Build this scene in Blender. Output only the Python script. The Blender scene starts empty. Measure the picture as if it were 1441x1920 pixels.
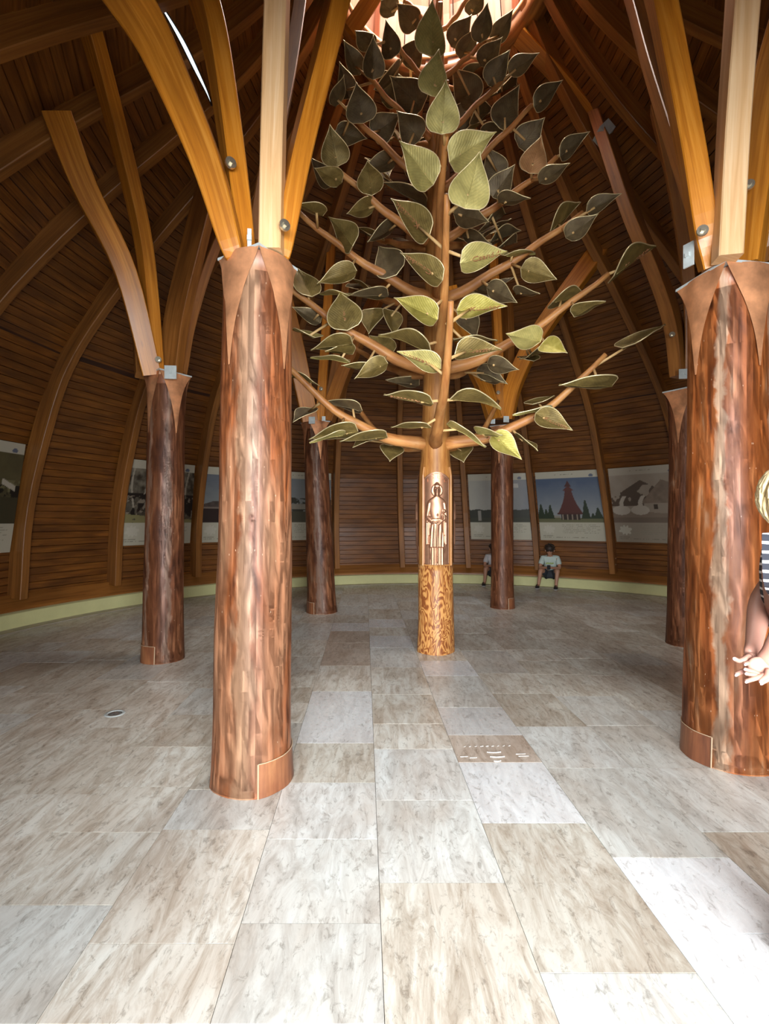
import bpy, math, random
import numpy as np
from mathutils import Vector, Matrix, noise

random.seed(7)
SC = bpy.context.scene
COL = SC.collection
# ------------------------------------------------------------------ camera
EYE = 1.65
F = 920.0
cam_d = bpy.data.cameras.new('camera'); cam = bpy.data.objects.new('camera', cam_d); COL.objects.link(cam)
cam.location = (0, 0, EYE); cam.rotation_euler = (math.radians(90), 0, 0)
cam_d.sensor_fit = 'HORIZONTAL'; cam_d.sensor_width = 36.0
cam_d.lens = F / 1441.0 * 36.0
cam_d.shift_y = 15.0 / 1441.0
cam_d.clip_start = 0.05; cam_d.clip_end = 200
SC.camera = cam
# ------------------------------------------------------------------ world, lights, exposure
w = bpy.data.worlds.new('sky'); SC.world = w; w.use_nodes = True
bg = w.node_tree.nodes['Background']
bg.inputs[0].default_value = (0.86, 0.93, 1.0, 1); bg.inputs[1].default_value = 2.0
SC.view_settings.view_transform = 'Standard'; SC.view_settings.look = 'None'
SC.view_settings.gamma = 1.0; SC.view_settings.use_curve_mapping = False
SC.view_settings.exposure = 0.14

def area_light(name, loc, target, sx, sy, power, col, spread=180, shape='RECTANGLE'):
    d = bpy.data.lights.new(name, 'AREA'); d.shape = shape; d.size = sx; d.size_y = sy
    d.energy = power; d.color = col; d.spread = math.radians(spread)
    o = bpy.data.objects.new(name, d); COL.objects.link(o); o.location = loc
    o.rotation_euler = (Vector(target) - Vector(loc)).to_track_quat('-Z', 'Y').to_euler()
    return o
# daylight through the open doorway behind the camera, and down through the roof lantern
area_light('doorway_daylight', (0.5, -4.6, 2.4), (0.75, 6, 2.2), 6.4, 3.8, 1900, (0.97, 0.985, 1.0), 150)
area_light('lantern_daylight', (0.66, 6.15, 11.0), (0.66, 6.15, 0), 1.9, 1.9, 300, (1.0, 0.93, 0.86), 150, 'DISK')
# ------------------------------------------------------------------ helpers
def P(px, py, Z):
    return Vector(((px - 720.0) / F * Z, Z, EYE + (975.0 - py) / F * Z))

def tag(o, label=None, cat=None, group=None, kind=None):
    if label: o['label'] = label
    if cat: o['category'] = cat
    if group: o['group'] = group
    if kind: o['kind'] = kind
    return o

def empty(name, loc, label=None, cat=None, group=None, kind=None):
    o = bpy.data.objects.new(name, None); COL.objects.link(o); o.location = loc
    o.empty_display_size = 0.1
    return tag(o, label, cat, group, kind)

def attach(o, parent):
    """all static meshes are modelled in world coordinates; keep them there under their parent"""
    if parent is None: return
    o.parent = parent
    if parent.type == 'EMPTY' and parent.parent is None:
        o.location = Vector(o.location) - Vector(parent.location)

def mesh_data(name, verts, faces, mats=None, smooth=False, midx=None, uvs=None):
    me = bpy.data.meshes.new(name)
    me.from_pydata([tuple(v) for v in verts], [], faces)
    for m in (mats or []): me.materials.append(m)
    if smooth: me.polygons.foreach_set('use_smooth', [True] * len(me.polygons))
    if midx is not None: me.polygons.foreach_set('material_index', midx)
    if uvs is not None:
        uv = me.uv_layers.new(name='UVMap')
        flat = []
        for p in me.polygons:
            for li in p.loop_indices:
                flat.extend(uvs[me.loops[li].vertex_index])
        uv.data.foreach_set('uv', flat)
    me.update()
    return me

def mk(name, verts, faces, mat, parent=None, smooth=False, midx=None, uvs=None):
    mats = mat if isinstance(mat, list) else [mat]
    o = bpy.data.objects.new(name, mesh_data(name, verts, faces, mats, smooth, midx, uvs))
    COL.objects.link(o); attach(o, parent)
    return o

class MB:
    def __init__(s): s.v = []; s.f = []; s.uv = []; s.m = []
    def add(s, verts, faces, uvs=None, m=0):
        n = len(s.v); s.v += [tuple(v) for v in verts]
        s.f += [tuple(i + n for i in f) for f in faces]
        s.uv += list(uvs) if uvs is not None else [(v[0] + v[1], v[2]) for v in verts]
        s.m += [m] * len(faces)
    def build(s, name, mat, parent=None, smooth=False):
        return mk(name, s.v, s.f, mat, parent, smooth, s.m, s.uv)

def catmull(pts, n=6):
    pts = [Vector(p) for p in pts]
    if len(pts) < 3:
        return [pts[0].lerp(pts[-1], i / n) for i in range(n + 1)]
    ext = [pts[0] * 2 - pts[1]] + pts + [pts[-1] * 2 - pts[-2]]
    out = []
    for i in range(1, len(ext) - 2):
        a, b, c, d = ext[i - 1], ext[i], ext[i + 1], ext[i + 2]
        for k in range(n):
            t = k / n
            out.append(0.5 * ((2 * b) + (c - a) * t + (2 * a - 5 * b + 4 * c - d) * t * t + (3 * b - a - 3 * c + d) * t ** 3))
    out.append(pts[-1])
    return out

def beam_geo(mb, pts, w, d0, d1, V, m=0, ch=0.008):
    """glulam beam: rectangular section w x d swept along pts; V is the depth direction"""
    n = len(pts); V = Vector(V); L = 0; rows = []
    for i, p in enumerate(pts):
        T = (pts[min(i + 1, n - 1)] - pts[max(i - 1, 0)]).normalized()
        D = (V - T * V.dot(T)).normalized(); W = T.cross(D)
        if i: L += (p - pts[i - 1]).length
        d = (d0 + (d1 - d0) * i / (n - 1)) / 2; h = w / 2
        sec = [(-h + ch, -d), (h - ch, -d), (h, -d + ch), (h, d - ch), (h - ch, d), (-h + ch, d), (-h, d - ch), (-h, -d + ch)]
        rows.append([(p + W * a + D * b, (L, a * 1.0 + b * 1.3 + (k // 2) * .0)) for k, (a, b) in enumerate(sec)])
    vs = [q[0] for r in rows for q in r]; uv = [q[1] for r in rows for q in r]
    fs = []
    for i in range(n - 1):
        for k in range(8):
            a = i * 8 + k; b = i * 8 + (k + 1) % 8
            fs.append((a, b, b + 8, a + 8))
    fs.append(tuple(range(7, -1, -1))); fs.append(tuple((n - 1) * 8 + k for k in range(8)))
    mb.add(vs, fs, uv, m)

def tube_geo(mb, pts, rad, seg=12, m=0, cap=True, wob=0.0, seed=0):
    n = len(pts); L = 0; vs = []; uv = []
    ref = None
    for i, p in enumerate(pts):
        T = (pts[min(i + 1, n - 1)] - pts[max(i - 1, 0)]).normalized()
        if ref is None: ref = T.orthogonal().normalized()
        ref = (ref - T * ref.dot(T)).normalized(); B = T.cross(ref)
        if i: L += (p - pts[i - 1]).length
        r = rad[i] if isinstance(rad, (list, tuple)) else rad
        for k in range(seg):
            a = 2 * math.pi * k / seg
            rr = r * (1 + wob * noise.noise(Vector((math.cos(a) * 1.5 + seed, math.sin(a) * 1.5, L * 2.5))))
            vs.append(p + (ref * math.cos(a) + B * math.sin(a)) * rr)
            uv.append((L, min(k, seg - k) / seg * 2 * math.pi * r))
    fs = [(i * seg + k, i * seg + (k + 1) % seg, (i + 1) * seg + (k + 1) % seg, (i + 1) * seg + k) for i in range(n - 1) for k in range(seg)]
    if cap:
        fs.append(tuple(range(seg - 1, -1, -1))); fs.append(tuple((n - 1) * seg + k for k in range(seg)))
    mb.add(vs, fs, uv, m)

def box_geo(mb, c, ax, ay, az, m=0, ch=0.0):
    """box with half-axis vectors ax, ay, az"""
    c = Vector(c); ax = Vector(ax); ay = Vector(ay); az = Vector(az)
    vs = []; uv = []
    for sz in (-1, 1):
        for sy in (-1, 1):
            for sx in (-1, 1):
                k = 1 - ch if sz > 0 else 1
                vs.append(c + ax * sx * k + ay * sy * k + az * sz)
                uv.append((ax.length * sx + c.x, ay.length * sy + c.y + az.length * sz))
    fs = [(0, 2, 3, 1), (4, 5, 7, 6), (0, 1, 5, 4), (2, 6, 7, 3), (0, 4, 6, 2), (1, 3, 7, 5)]
    mb.add(vs, fs, uv, m)

# ------------------------------------------------------------------ materials
def new_mat(name):
    m = bpy.data.materials.new(name); m.use_nodes = True
    nt = m.node_tree; b = nt.nodes['Principled BSDF']
    return m, nt, b
def N(nt, t, **k):
    n = nt.nodes.new(t)
    for a, v in k.items():
        if hasattr(n, a): setattr(n, a, v)
        else: n.inputs[a].default_value = v
    return n
def ramp(nt, fac, stops, interp='LINEAR'):
    r = nt.nodes.new('ShaderNodeValToRGB'); r.color_ramp.interpolation = interp
    els = r.color_ramp.elements
    while len(els) < len(stops): els.new(0.5)
    for e, (p, c) in zip(els, stops): e.position = p; e.color = (*c, 1)
    nt.links.new(fac, r.inputs[0]); return r
def mixc(nt, fac, a, b, mode='MIX'):
    x = nt.nodes.new('ShaderNodeMix'); x.data_type = 'RGBA'; x.blend_type = mode
    for sock, v in ((x.inputs[0], fac), (x.inputs[6], a), (x.inputs[7], b)):
        if isinstance(v, (int, float)): sock.default_value = v
        elif isinstance(v, tuple): sock.default_value = (*v, 1)
        else: nt.links.new(v, sock)
    return x.outputs[2]
def coords(nt, kind, scale, rnd=True, rot=None):
    tc = nt.nodes.new('ShaderNodeTexCoord'); mp = nt.nodes.new('ShaderNodeMapping')
    mp.inputs['Scale'].default_value = scale
    if rot: mp.inputs['Rotation'].default_value = rot
    src = tc.outputs[kind]
    if rnd:
        oi = nt.nodes.new('ShaderNodeObjectInfo'); mu = N(nt, 'ShaderNodeMath', operation='MULTIPLY'); mu.inputs[1].default_value = 91.7
        nt.links.new(oi.outputs['Random'], mu.inputs[0])
        ad = N(nt, 'ShaderNodeVectorMath', operation='ADD'); nt.links.new(src, ad.inputs[0])
        cb = nt.nodes.new('ShaderNodeCombineXYZ'); nt.links.new(mu.outputs[0], cb.inputs[0]); nt.links.new(mu.outputs[0], cb.inputs[2])
        nt.links.new(cb.outputs[0], ad.inputs[1]); src = ad.outputs[0]
    nt.links.new(src, mp.inputs[0]); return mp.outputs[0]
def bump(nt, b, h, strength, dist=0.01):
    bp = N(nt, 'ShaderNodeBump'); bp.inputs['Strength'].default_value = strength; bp.inputs['Distance'].default_value = dist
    nt.links.new(h, bp.inputs['Height']); nt.links.new(bp.outputs[0], b.inputs['Normal'])

def wood(name, stops, along=1.2, across=22, rough=0.42, coat=0.0, dist=0.8, knots=0.35, tint=0.35, bmp=0.12, detail=5):
    m, nt, b = new_mat(name)
    v = coords(nt, 'UV', (along, across, 1))
    n1 = N(nt, 'ShaderNodeTexNoise', Scale=1.0, Detail=detail, Roughness=0.62, Distortion=dist); nt.links.new(v, n1.inputs['Vector'])
    r = ramp(nt, n1.outputs[0], stops)
    v2 = coords(nt, 'UV', (along * 0.9, across * 0.14, 1))
    n2 = N(nt, 'ShaderNodeTexNoise', Scale=1.0, Detail=2, Roughness=0.5, Distortion=0.3); nt.links.new(v2, n2.inputs['Vector'])
    r2 = ramp(nt, n2.outputs[0], [(0.32, (0.55, 0.5, 0.48)), (0.65, (1.15, 1.1, 1.05))])
    c = mixc(nt, tint * 2, r.outputs[0], r2.outputs[0], 'MULTIPLY')
    vk = coords(nt, 'UV', (1.9, 5.5, 1))
    vo = N(nt, 'ShaderNodeTexVoronoi', Scale=1.0); nt.links.new(vk, vo.inputs['Vector'])
    rk = ramp(nt, vo.outputs['Distance'], [(0.03, (0.25, 0.18, 0.14)), (0.1, (1, 1, 1))])
    c = mixc(nt, knots, c, rk.outputs[0], 'MULTIPLY')
    nt.links.new(c, b.inputs['Base Color'])
    b.inputs['Roughness'].default_value = rough
    if coat: b.inputs['Coat Weight'].default_value = coat; b.inputs['Coat Roughness'].default_value = 0.22
    bump(nt, b, n1.outputs[0], bmp, 0.004)
    return m

M = {}
M['beam'] = wood('glulam_beam', [(0.3, (0.32, 0.105, 0.008)), (0.5, (0.47, 0.175, 0.013)), (0.7, (0.60, 0.26, 0.035))], 0.9, 26, 0.4, 0.25)
M['beam_pale'] = wood('glulam_pale', [(0.3, (0.58, 0.33, 0.14)), (0.5, (0.72, 0.46, 0.23)), (0.7, (0.82, 0.60, 0.36))], 0.8, 22, 0.42, 0.2, knots=0.2, tint=0.12)
M['rib'] = wood('rib_wood', [(0.3, (0.18, 0.066, 0.012)), (0.5, (0.28, 0.112, 0.022)), (0.7, (0.37, 0.16, 0.036))], 0.8, 20, 0.45, 0.1)
M['plank'] = wood('wall_plank', [(0.28, (0.11, 0.035, 0.005)), (0.5, (0.18, 0.064, 0.009)), (0.72, (0.27, 0.108, 0.017))], 1.6, 30, 0.42, 0.15, knots=0.5, tint=0.45)
M['plank_back'] = wood('wall_backing', [(0.3, (0.03, 0.009, 0.003)), (0.7, (0.06, 0.02, 0.006))], 1.5, 12, 0.7)
M['lantern_wood'] = wood('lantern_wood', [(0.3, (0.42, 0.18, 0.10)), (0.5, (0.52, 0.25, 0.15)), (0.7, (0.62, 0.34, 0.22))], 0.8, 10, 0.5, tint=0.2)
M['trunk'] = wood('trunk_wood', [(0.3, (0.27, 0.10, 0.024)), (0.5, (0.40, 0.18, 0.045)), (0.72, (0.50, 0.26, 0.085))], 2.2, 24, 0.45, 0.1, dist=1.2)
M['branch'] = wood('branch_wood', [(0.3, (0.38, 0.145, 0.04)), (0.5, (0.54, 0.245, 0.075)), (0.72, (0.66, 0.36, 0.13))], 2.6, 14, 0.5, 0.0, dist=1.0)
M['peg'] = wood('peg_wood', [(0.3, (0.62, 0.38, 0.14)), (0.7, (0.80, 0.58, 0.27))], 3, 14, 0.5, knots=0)

def log_mat(name, stops, sx, sz, rough=0.5, streaks=(), pale=(0.50, 0.33, 0.215)):
    m, nt, b = new_mat(name)
    v = coords(nt, 'UV', (0.8, sx, 1), rnd=False)
    n1 = N(nt, 'ShaderNodeTexNoise', Scale=1.0, Detail=4, Roughness=0.55, Distortion=1.6); nt.links.new(v, n1.inputs['Vector'])
    r = ramp(nt, n1.outputs[0], stops)
    v3 = coords(nt, 'UV', (1.6, sx * 9, 1), rnd=False)
    n3 = N(nt, 'ShaderNodeTexNoise', Scale=1.0, Detail=5, Roughness=0.7, Distortion=0.6); nt.links.new(v3, n3.inputs['Vector'])
    r3 = ramp(nt, n3.outputs[0], [(0.3, (0.58, 0.5, 0.46)), (0.6, (1.08, 1.06, 1.04))])
    c = mixc(nt, 0.8, r.outputs[0], r3.outputs[0], 'MULTIPLY')
    vk = coords(nt, 'UV', (1.5, 3.0, 1), rnd=False)
    vo = N(nt, 'ShaderNodeTexVoronoi', Scale=1.0); nt.links.new(vk, vo.inputs['Vector'])
    rk = ramp(nt, vo.outputs['Distance'], [(0.025, (0.12, 0.06, 0.04)), (0.085, (1, 1, 1))])
    c = mixc(nt, 0.75, c, rk.outputs[0], 'MULTIPLY')
    vs = coords(nt, 'UV', (9, 26, 1), rnd=False)
    vp = N(nt, 'ShaderNodeTexVoronoi', Scale=1.0); nt.links.new(vs, vp.inputs['Vector'])
    rp = ramp(nt, vp.outputs['Distance'], [(0.04, (1, 1, 1)), (0.065, (0, 0, 0))])
    c = mixc(nt, rp.outputs[0], c, (0.75, 0.55, 0.38))
    # barked strip: a pale wandering streak down one side of the log
    for cv, wd in streaks:
        va = coords(nt, 'UV', (2.6, 5.0, 1), rnd=False)
        na = N(nt, 'ShaderNodeTexNoise', Scale=1.0, Detail=4, Roughness=0.6, Distortion=0.8); nt.links.new(va, na.inputs['Vector'])
        tcs = nt.nodes.new('ShaderNodeTexCoord'); sps = nt.nodes.new('ShaderNodeSeparateXYZ'); nt.links.new(tcs.outputs['UV'], sps.inputs[0])
        k1 = N(nt, 'ShaderNodeMath', operation='MULTIPLY_ADD'); k1.inputs[1].default_value = 0.20; nt.links.new(na.outputs[0], k1.inputs[0]); nt.links.new(sps.outputs[1], k1.inputs[2])
        k2 = N(nt, 'ShaderNodeMath', operation='SUBTRACT'); nt.links.new(k1.outputs[0], k2.inputs[0]); k2.inputs[1].default_value = cv + 0.10
        k3 = N(nt, 'ShaderNodeMath', operation='ABSOLUTE'); nt.links.new(k2.outputs[0], k3.inputs[0])
        rs_ = ramp(nt, k3.outputs[0], [(wd * .6, (1, 1, 1)), (wd * 1.25, (0, 0, 0))])
        pc = mixc(nt, 0.8, pale, r3.outputs[0], 'MULTIPLY')
        c = mixc(nt, rs_.outputs[0], c, pc)
    nt.links.new(c, b.inputs['Base Color'])
    b.inputs['Roughness'].default_value = rough; b.inputs['Coat Weight'].default_value = 0.22; b.inputs['Coat Roughness'].default_value = 0.38
    bump(nt, b, n1.outputs[0], 0.25, 0.01)
    return m
M['log_a'] = log_mat('varnished_log_tan', [(0.30, (0.13, 0.042, 0.018)), (0.40, (0.30, 0.095, 0.03)), (0.5, (0.30, 0.125, 0.058)), (0.62, (0.37, 0.18, 0.095)), (0.76, (0.46, 0.26, 0.14))], 3.2, 1, streaks=((2.47, .05),), pale=(0.41, 0.235, 0.135))
M['log_b'] = log_mat('varnished_log_orange', [(0.28, (0.13, 0.04, 0.016)), (0.45, (0.34, 0.095, 0.02)), (0.60, (0.42, 0.15, 0.045)), (0.72, (0.52, 0.32, 0.19))], 3.6, 1, streaks=((4.04, .04),))
M['log_foot'] = log_mat('scarfed_foot_wood', [(0.30, (0.10, 0.035, 0.018)), (0.48, (0.20, 0.07, 0.028)), (0.62, (0.27, 0.11, 0.045)), (0.74, (0.36, 0.19, 0.08))], 3.4, 1)
M['log_c'] = log_mat('varnished_log_dark', [(0.30, (0.10, 0.035, 0.018)), (0.48, (0.24, 0.085, 0.035)), (0.62, (0.33, 0.135, 0.06)), (0.74, (0.44, 0.27, 0.17))], 3.4, 1, streaks=((5.70, .03), (9.29, .028)), pale=(0.36, 0.21, 0.14))

def burl():
    m, nt, b = new_mat('burl_trunk')
    v = coords(nt, 'Object', (8, 8, 3.0), rnd=False)
    n1 = N(nt, 'ShaderNodeTexNoise', Scale=1.0, Detail=2.5, Roughness=0.55, Distortion=0.7); nt.links.new(v, n1.inputs['Vector'])
    mu = N(nt, 'ShaderNodeMath', operation='MULTIPLY'); mu.inputs[1].default_value = 62; nt.links.new(n1.outputs[0], mu.inputs[0])
    sn = N(nt, 'ShaderNodeMath', operation='SINE'); nt.links.new(mu.outputs[0], sn.inputs[0])
    ma = N(nt, 'ShaderNodeMath', operation='MULTIPLY_ADD'); ma.inputs[1].default_value = 0.5; ma.inputs[2].default_value = 0.5; nt.links.new(sn.outputs[0], ma.inputs[0])
    r = ramp(nt, ma.outputs[0], [(0.1, (0.20, 0.06, 0.015)), (0.4, (0.38, 0.145, 0.035)), (0.85, (0.52, 0.26, 0.08))])
    nt.links.new(r.outputs[0], b.inputs['Base Color']); b.inputs['Roughness'].default_value = 0.45
    bump(nt, b, ma.outputs[0], 0.2, 0.004)
    return m
M['burl'] = burl()

def travertine(name, lo, mid, hi, rough=0.3, vein=1.0):
    m, nt, b = new_mat(name)
    rot = (0, 0, math.radians(-2.3))
    v = coords(nt, 'Object', (9.0, 2.1, 1), rot=rot)
    n1 = N(nt, 'ShaderNodeTexNoise', Scale=1.0, Detail=10, Roughness=0.72, Distortion=1.8); nt.links.new(v, n1.inputs['Vector'])
    r = ramp(nt, n1.outputs[0], [(0.30, lo), (0.45, mid), (0.56, hi), (0.75, tuple(min(1, x * 1.12) for x in hi))])
    v2 = coords(nt, 'Object', (2.2, 1.0, 1), rot=rot)
    n2 = N(nt, 'ShaderNodeTexNoise', Scale=1.0, Detail=3, Roughness=0.6, Distortion=1.0); nt.links.new(v2, n2.inputs['Vector'])
    r2 = ramp(nt, n2.outputs[0], [(0.35, (0.86, 0.80, 0.76)), (0.62, (1.05, 1.06, 1.07))])
    c = mixc(nt, vein, r.outputs[0], r2.outputs[0], 'MULTIPLY')
    v3 = coords(nt, 'Object', (26, 13, 1), rot=rot)
    n3 = N(nt, 'ShaderNodeTexNoise', Scale=1.0, Detail=6, Roughness=0.75, Distortion=0.8); nt.links.new(v3, n3.inputs['Vector'])
    r3 = ramp(nt, n3.outputs[0], [(0.36, (0.62, 0.60, 0.58)), (0.46, (1, 1, 1)), (0.62, (1.0, 1.0, 1.0)), (0.7, (1.12, 1.12, 1.12))])
    c = mixc(nt, 0.95, c, r3.outputs[0], 'MULTIPLY')
    oi = nt.nodes.new('ShaderNodeObjectInfo')
    r4 = ramp(nt, oi.outputs['Random'], [(0, (0.84, 0.82, 0.79)), (0.5, (0.98, 0.975, 0.96)), (1, (1.08, 1.09, 1.10))])
    c = mixc(nt, 1.0, c, r4.outputs[0], 'MULTIPLY')
    nt.links.new(c, b.inputs['Base Color'])
    rr = ramp(nt, n3.outputs[0], [(0.3, (rough + .25,) * 3), (0.55, (rough,) * 3)])
    nt.links.new(rr.outputs[0], b.inputs['Roughness'])
    bump(nt, b, n3.outputs[0], 0.08, 0.003)
    return m
M['tile'] = travertine('travertine_beige', (0.345, 0.30, 0.24), (0.515, 0.485, 0.42), (0.64, 0.64, 0.585))
M['tile_white'] = travertine('travertine_white', (0.54, 0.55, 0.55), (0.64, 0.66, 0.67), (0.70, 0.73, 0.74), 0.22, 0.5)
M['tile_brown'] = travertine('travertine_brown', (0.33, 0.265, 0.21), (0.43, 0.365, 0.30), (0.51, 0.45, 0.385))
M['tile_grey'] = travertine('travertine_grey', (0.40, 0.40, 0.375), (0.545, 0.555, 0.53), (0.645, 0.675, 0.655))

def plain(name, col, rough=0.5, metal=0.0, var=0.0, scale=8, coat=0, emit=None, es=0):
    m, nt, b = new_mat(name)
    b.inputs['Roughness'].default_value = rough; b.inputs['Metallic'].default_value = metal
    if coat: b.inputs['Coat Weight'].default_value = coat
    v = coords(nt, 'Object', (scale,) * 3)
    n1 = N(nt, 'ShaderNodeTexNoise', Scale=1.0, Detail=4, Roughness=0.6); nt.links.new(v, n1.inputs['Vector'])
    lo = tuple(c * (1 - var) for c in col); hi = tuple(min(1, c * (1 + var)) for c in col)
    r = ramp(nt, n1.outputs[0], [(0.3, lo), (0.7, hi)]); nt.links.new(r.outputs[0], b.inputs['Base Color'])
    if emit: b.inputs['Emission Color'].default_value = (*emit, 1); b.inputs['Emission Strength'].default_value = es
    return m
M['grout'] = plain('grout', (0.20, 0.18, 0.16), 0.9, var=0.2)
M['plinth'] = plain('painted_plinth', (0.60, 0.60, 0.30), 0.7, var=0.06, scale=3)
M['border'] = plain('border_stone', (0.42, 0.38, 0.30), 0.45, var=0.2, scale=6)
M['copper'] = plain('beaten_copper', (0.66, 0.31, 0.15), 0.45, 0.5, 0.34, 6)
M['bronze'] = plain('relief_copper', (0.46, 0.245, 0.15), 0.44, 0.8, 0.18, 9)
M['steel'] = plain('galvanised_steel', (0.52, 0.58, 0.58), 0.5, 0.2, 0.15, 12)
M['bolt'] = plain('bolt_steel', (0.62, 0.58, 0.46), 0.3, 0.9, 0.15, 30)
M['seam'] = plain('resin_seam', (0.42, 0.30, 0.19), 0.6, var=0.1)
M['leaf'] = None
M['rim'] = plain('leaf_rim_lit', (0.86, 0.74, 0.42), 0.35, 0.4, 0.1, 10)  # light caught on leaf edges from above, put into a bright rim colour
M['leaf_text'] = plain('leaf_lettering_copper', (0.42, 0.20, 0.09), 0.5, 0.3, 0.2, 30)
M['glass_lit'] = plain('sky_lit_glazing', (0.9, 0.95, 1.0), 0.2, emit=(0.86, 0.95, 1.0), es=1.2)
M['lens_glass'] = plain('floor_lamp_glass', (0.16, 0.17, 0.17), 0.1, var=0.3, scale=60, coat=1)
M['dark'] = plain('black_plastic', (0.015, 0.015, 0.018), 0.5)
M['skin'] = plain('skin_fair', (0.38, 0.20, 0.15), 0.5, var=0.05); M['skin'].node_tree.nodes['Principled BSDF'].inputs['Subsurface Weight'].default_value = 0.08
M['skin_tan'] = plain('skin_tan', (0.42, 0.22, 0.14), 0.5, var=0.05)
M['nail'] = plain('pale_nail', (0.66, 0.48, 0.45), 0.25, coat=0.5)
M['blond'] = plain('blond_hair', (0.74, 0.60, 0.34), 0.45, var=0.3, scale=40)
M['hair_dark'] = plain('dark_hair', (0.03, 0.018, 0.012), 0.6, var=0.3, scale=40)
M['tee'] = plain('pale_tee', (0.50, 0.60, 0.56), 0.85, var=0.06)
M['tee2'] = plain('white_tee', (0.55, 0.55, 0.56), 0.85, var=0.06)
M['shorts'] = plain('dark_shorts', (0.03, 0.035, 0.045), 0.85, var=0.2)
M['tee_print'] = plain('tee_print', (0.35, 0.45, 0.10), 0.8, var=0.3, scale=60)
M['white'] = plain('white_sole', (0.7, 0.7, 0.68), 0.7)
M['poster_back'] = plain('poster_board', (0.62, 0.60, 0.52), 0.5, var=0.04)

def leafmat(name, lo, mid, hi, metal=0.35):
    m, nt, b = new_mat(name)
    v = coords(nt, 'UV', (3.0, 3.0, 1))
    n1 = N(nt, 'ShaderNodeTexNoise', Scale=1.0, Detail=6, Roughness=0.65, Distortion=0.6); nt.links.new(v, n1.inputs['Vector'])
    r = ramp(nt, n1.outputs[0], [(0.3, lo), (0.5, mid), (0.72, hi)])
    # fine side veins running off the midrib
    tc = nt.nodes.new('ShaderNodeTexCoord'); sp = nt.nodes.new('ShaderNodeSeparateXYZ'); nt.links.new(tc.outputs['UV'], sp.inputs[0])
    ab = N(nt, 'ShaderNodeMath', operation='ABSOLUTE'); nt.links.new(sp.outputs[1], ab.inputs[0])
    m1 = N(nt, 'ShaderNodeMath', operation='MULTIPLY_ADD'); m1.inputs[1].default_value = -1.1; nt.links.new(ab.outputs[0], m1.inputs[0]); nt.links.new(sp.outputs[0], m1.inputs[2])
    m2 = N(nt, 'ShaderNodeMath', operation='MULTIPLY'); m2.inputs[1].default_value = 85; nt.links.new(m1.outputs[0], m2.inputs[0])
    ns = N(nt, 'ShaderNodeMath', operation='MULTIPLY_ADD'); ns.inputs[1].default_value = 16; nt.links.new(n1.outputs[0], ns.inputs[0]); nt.links.new(m2.outputs[0], ns.inputs[2])
    sn = N(nt, 'ShaderNodeMath', operation='SINE'); nt.links.new(ns.outputs[0], sn.inputs[0])
    rv = ramp(nt, sn.outputs[0], [(0.45, (1, 1, 1)), (0.95, (1.3, 1.27, 1.2))])
    c = mixc(nt, 0.45, r.outputs[0], rv.outputs[0], 'MULTIPLY')
    nt.links.new(c, b.inputs['Base Color']); b.inputs['Metallic'].default_value = metal; b.inputs['Roughness'].default_value = 0.5
    bump(nt, b, sn.outputs[0], 0.16, 0.003)
    return m
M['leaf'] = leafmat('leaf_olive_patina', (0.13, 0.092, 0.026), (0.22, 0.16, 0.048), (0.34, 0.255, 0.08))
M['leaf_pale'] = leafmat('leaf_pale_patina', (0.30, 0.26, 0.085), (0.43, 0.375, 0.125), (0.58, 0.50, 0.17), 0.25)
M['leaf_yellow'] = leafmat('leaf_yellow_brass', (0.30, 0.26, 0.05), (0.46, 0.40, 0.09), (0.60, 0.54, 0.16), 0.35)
M['leaf_dark'] = leafmat('leaf_dark_shaded', (0.085, 0.06, 0.03), (0.145, 0.108, 0.055), (0.21, 0.16, 0.08))  # darker copy of the olive leaf; shade put into the colour
M['leaf_copper'] = leafmat('leaf_copper', (0.36, 0.17, 0.07), (0.48, 0.25, 0.10), (0.58, 0.32, 0.15), 0.4)
# ================================================================== SETTING
D2R = math.pi / 180
TC = Vector((0.66, 6.15, 0))                       # the middle of the column ring (tree)
def dcen(h):                                       # the dome leans in on a slightly drifting axis
    t = max(0.0, min(1.0, h / 6.5)); return Vector((1.0 - 0.34 * t, 6.05 + 0.10 * t, 0))
PROF = [(0.0, 7.1), (0.4, 7.08), (1.5, 6.95), (2.77, 6.62), (3.5, 6.25), (4.2, 5.85), (5.3, 4.85), (6.0, 4.02), (6.76, 3.1), (7.5, 2.35), (8.2, 1.82), (8.75, 1.5)]
def dr(h):
    for (a, ra), (b, rb) in zip(PROF, PROF[1:]):
        if h <= b: return ra + (rb - ra) * (h - a) / (b - a)
    return PROF[-1][1]
def dome(theta, h, off=0.0):                       # point on the dome, theta in degrees from +Y towards +X
    c = dcen(h); r = dr(h) - off
    return Vector((c.x + r * math.sin(theta * D2R), c.y + r * math.cos(theta * D2R), h))
NB = 25; STEP = 360 / NB; TH0 = -4.2
rib_th = [TH0 + STEP * k for k in range(NB)]
# arc-length table of the profile
prof_h = [0.4]; prof_s = [0.0]
while prof_h[-1] < 8.7:
    h = prof_h[-1]; h2 = h + 0.02
    prof_s.append(prof_s[-1] + math.hypot(0.02, dr(h2) - dr(h))); prof_h.append(h2)
def h_at(s): return float(np.interp(s, prof_s, prof_h))
S_TOT = prof_s[-1]

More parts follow.
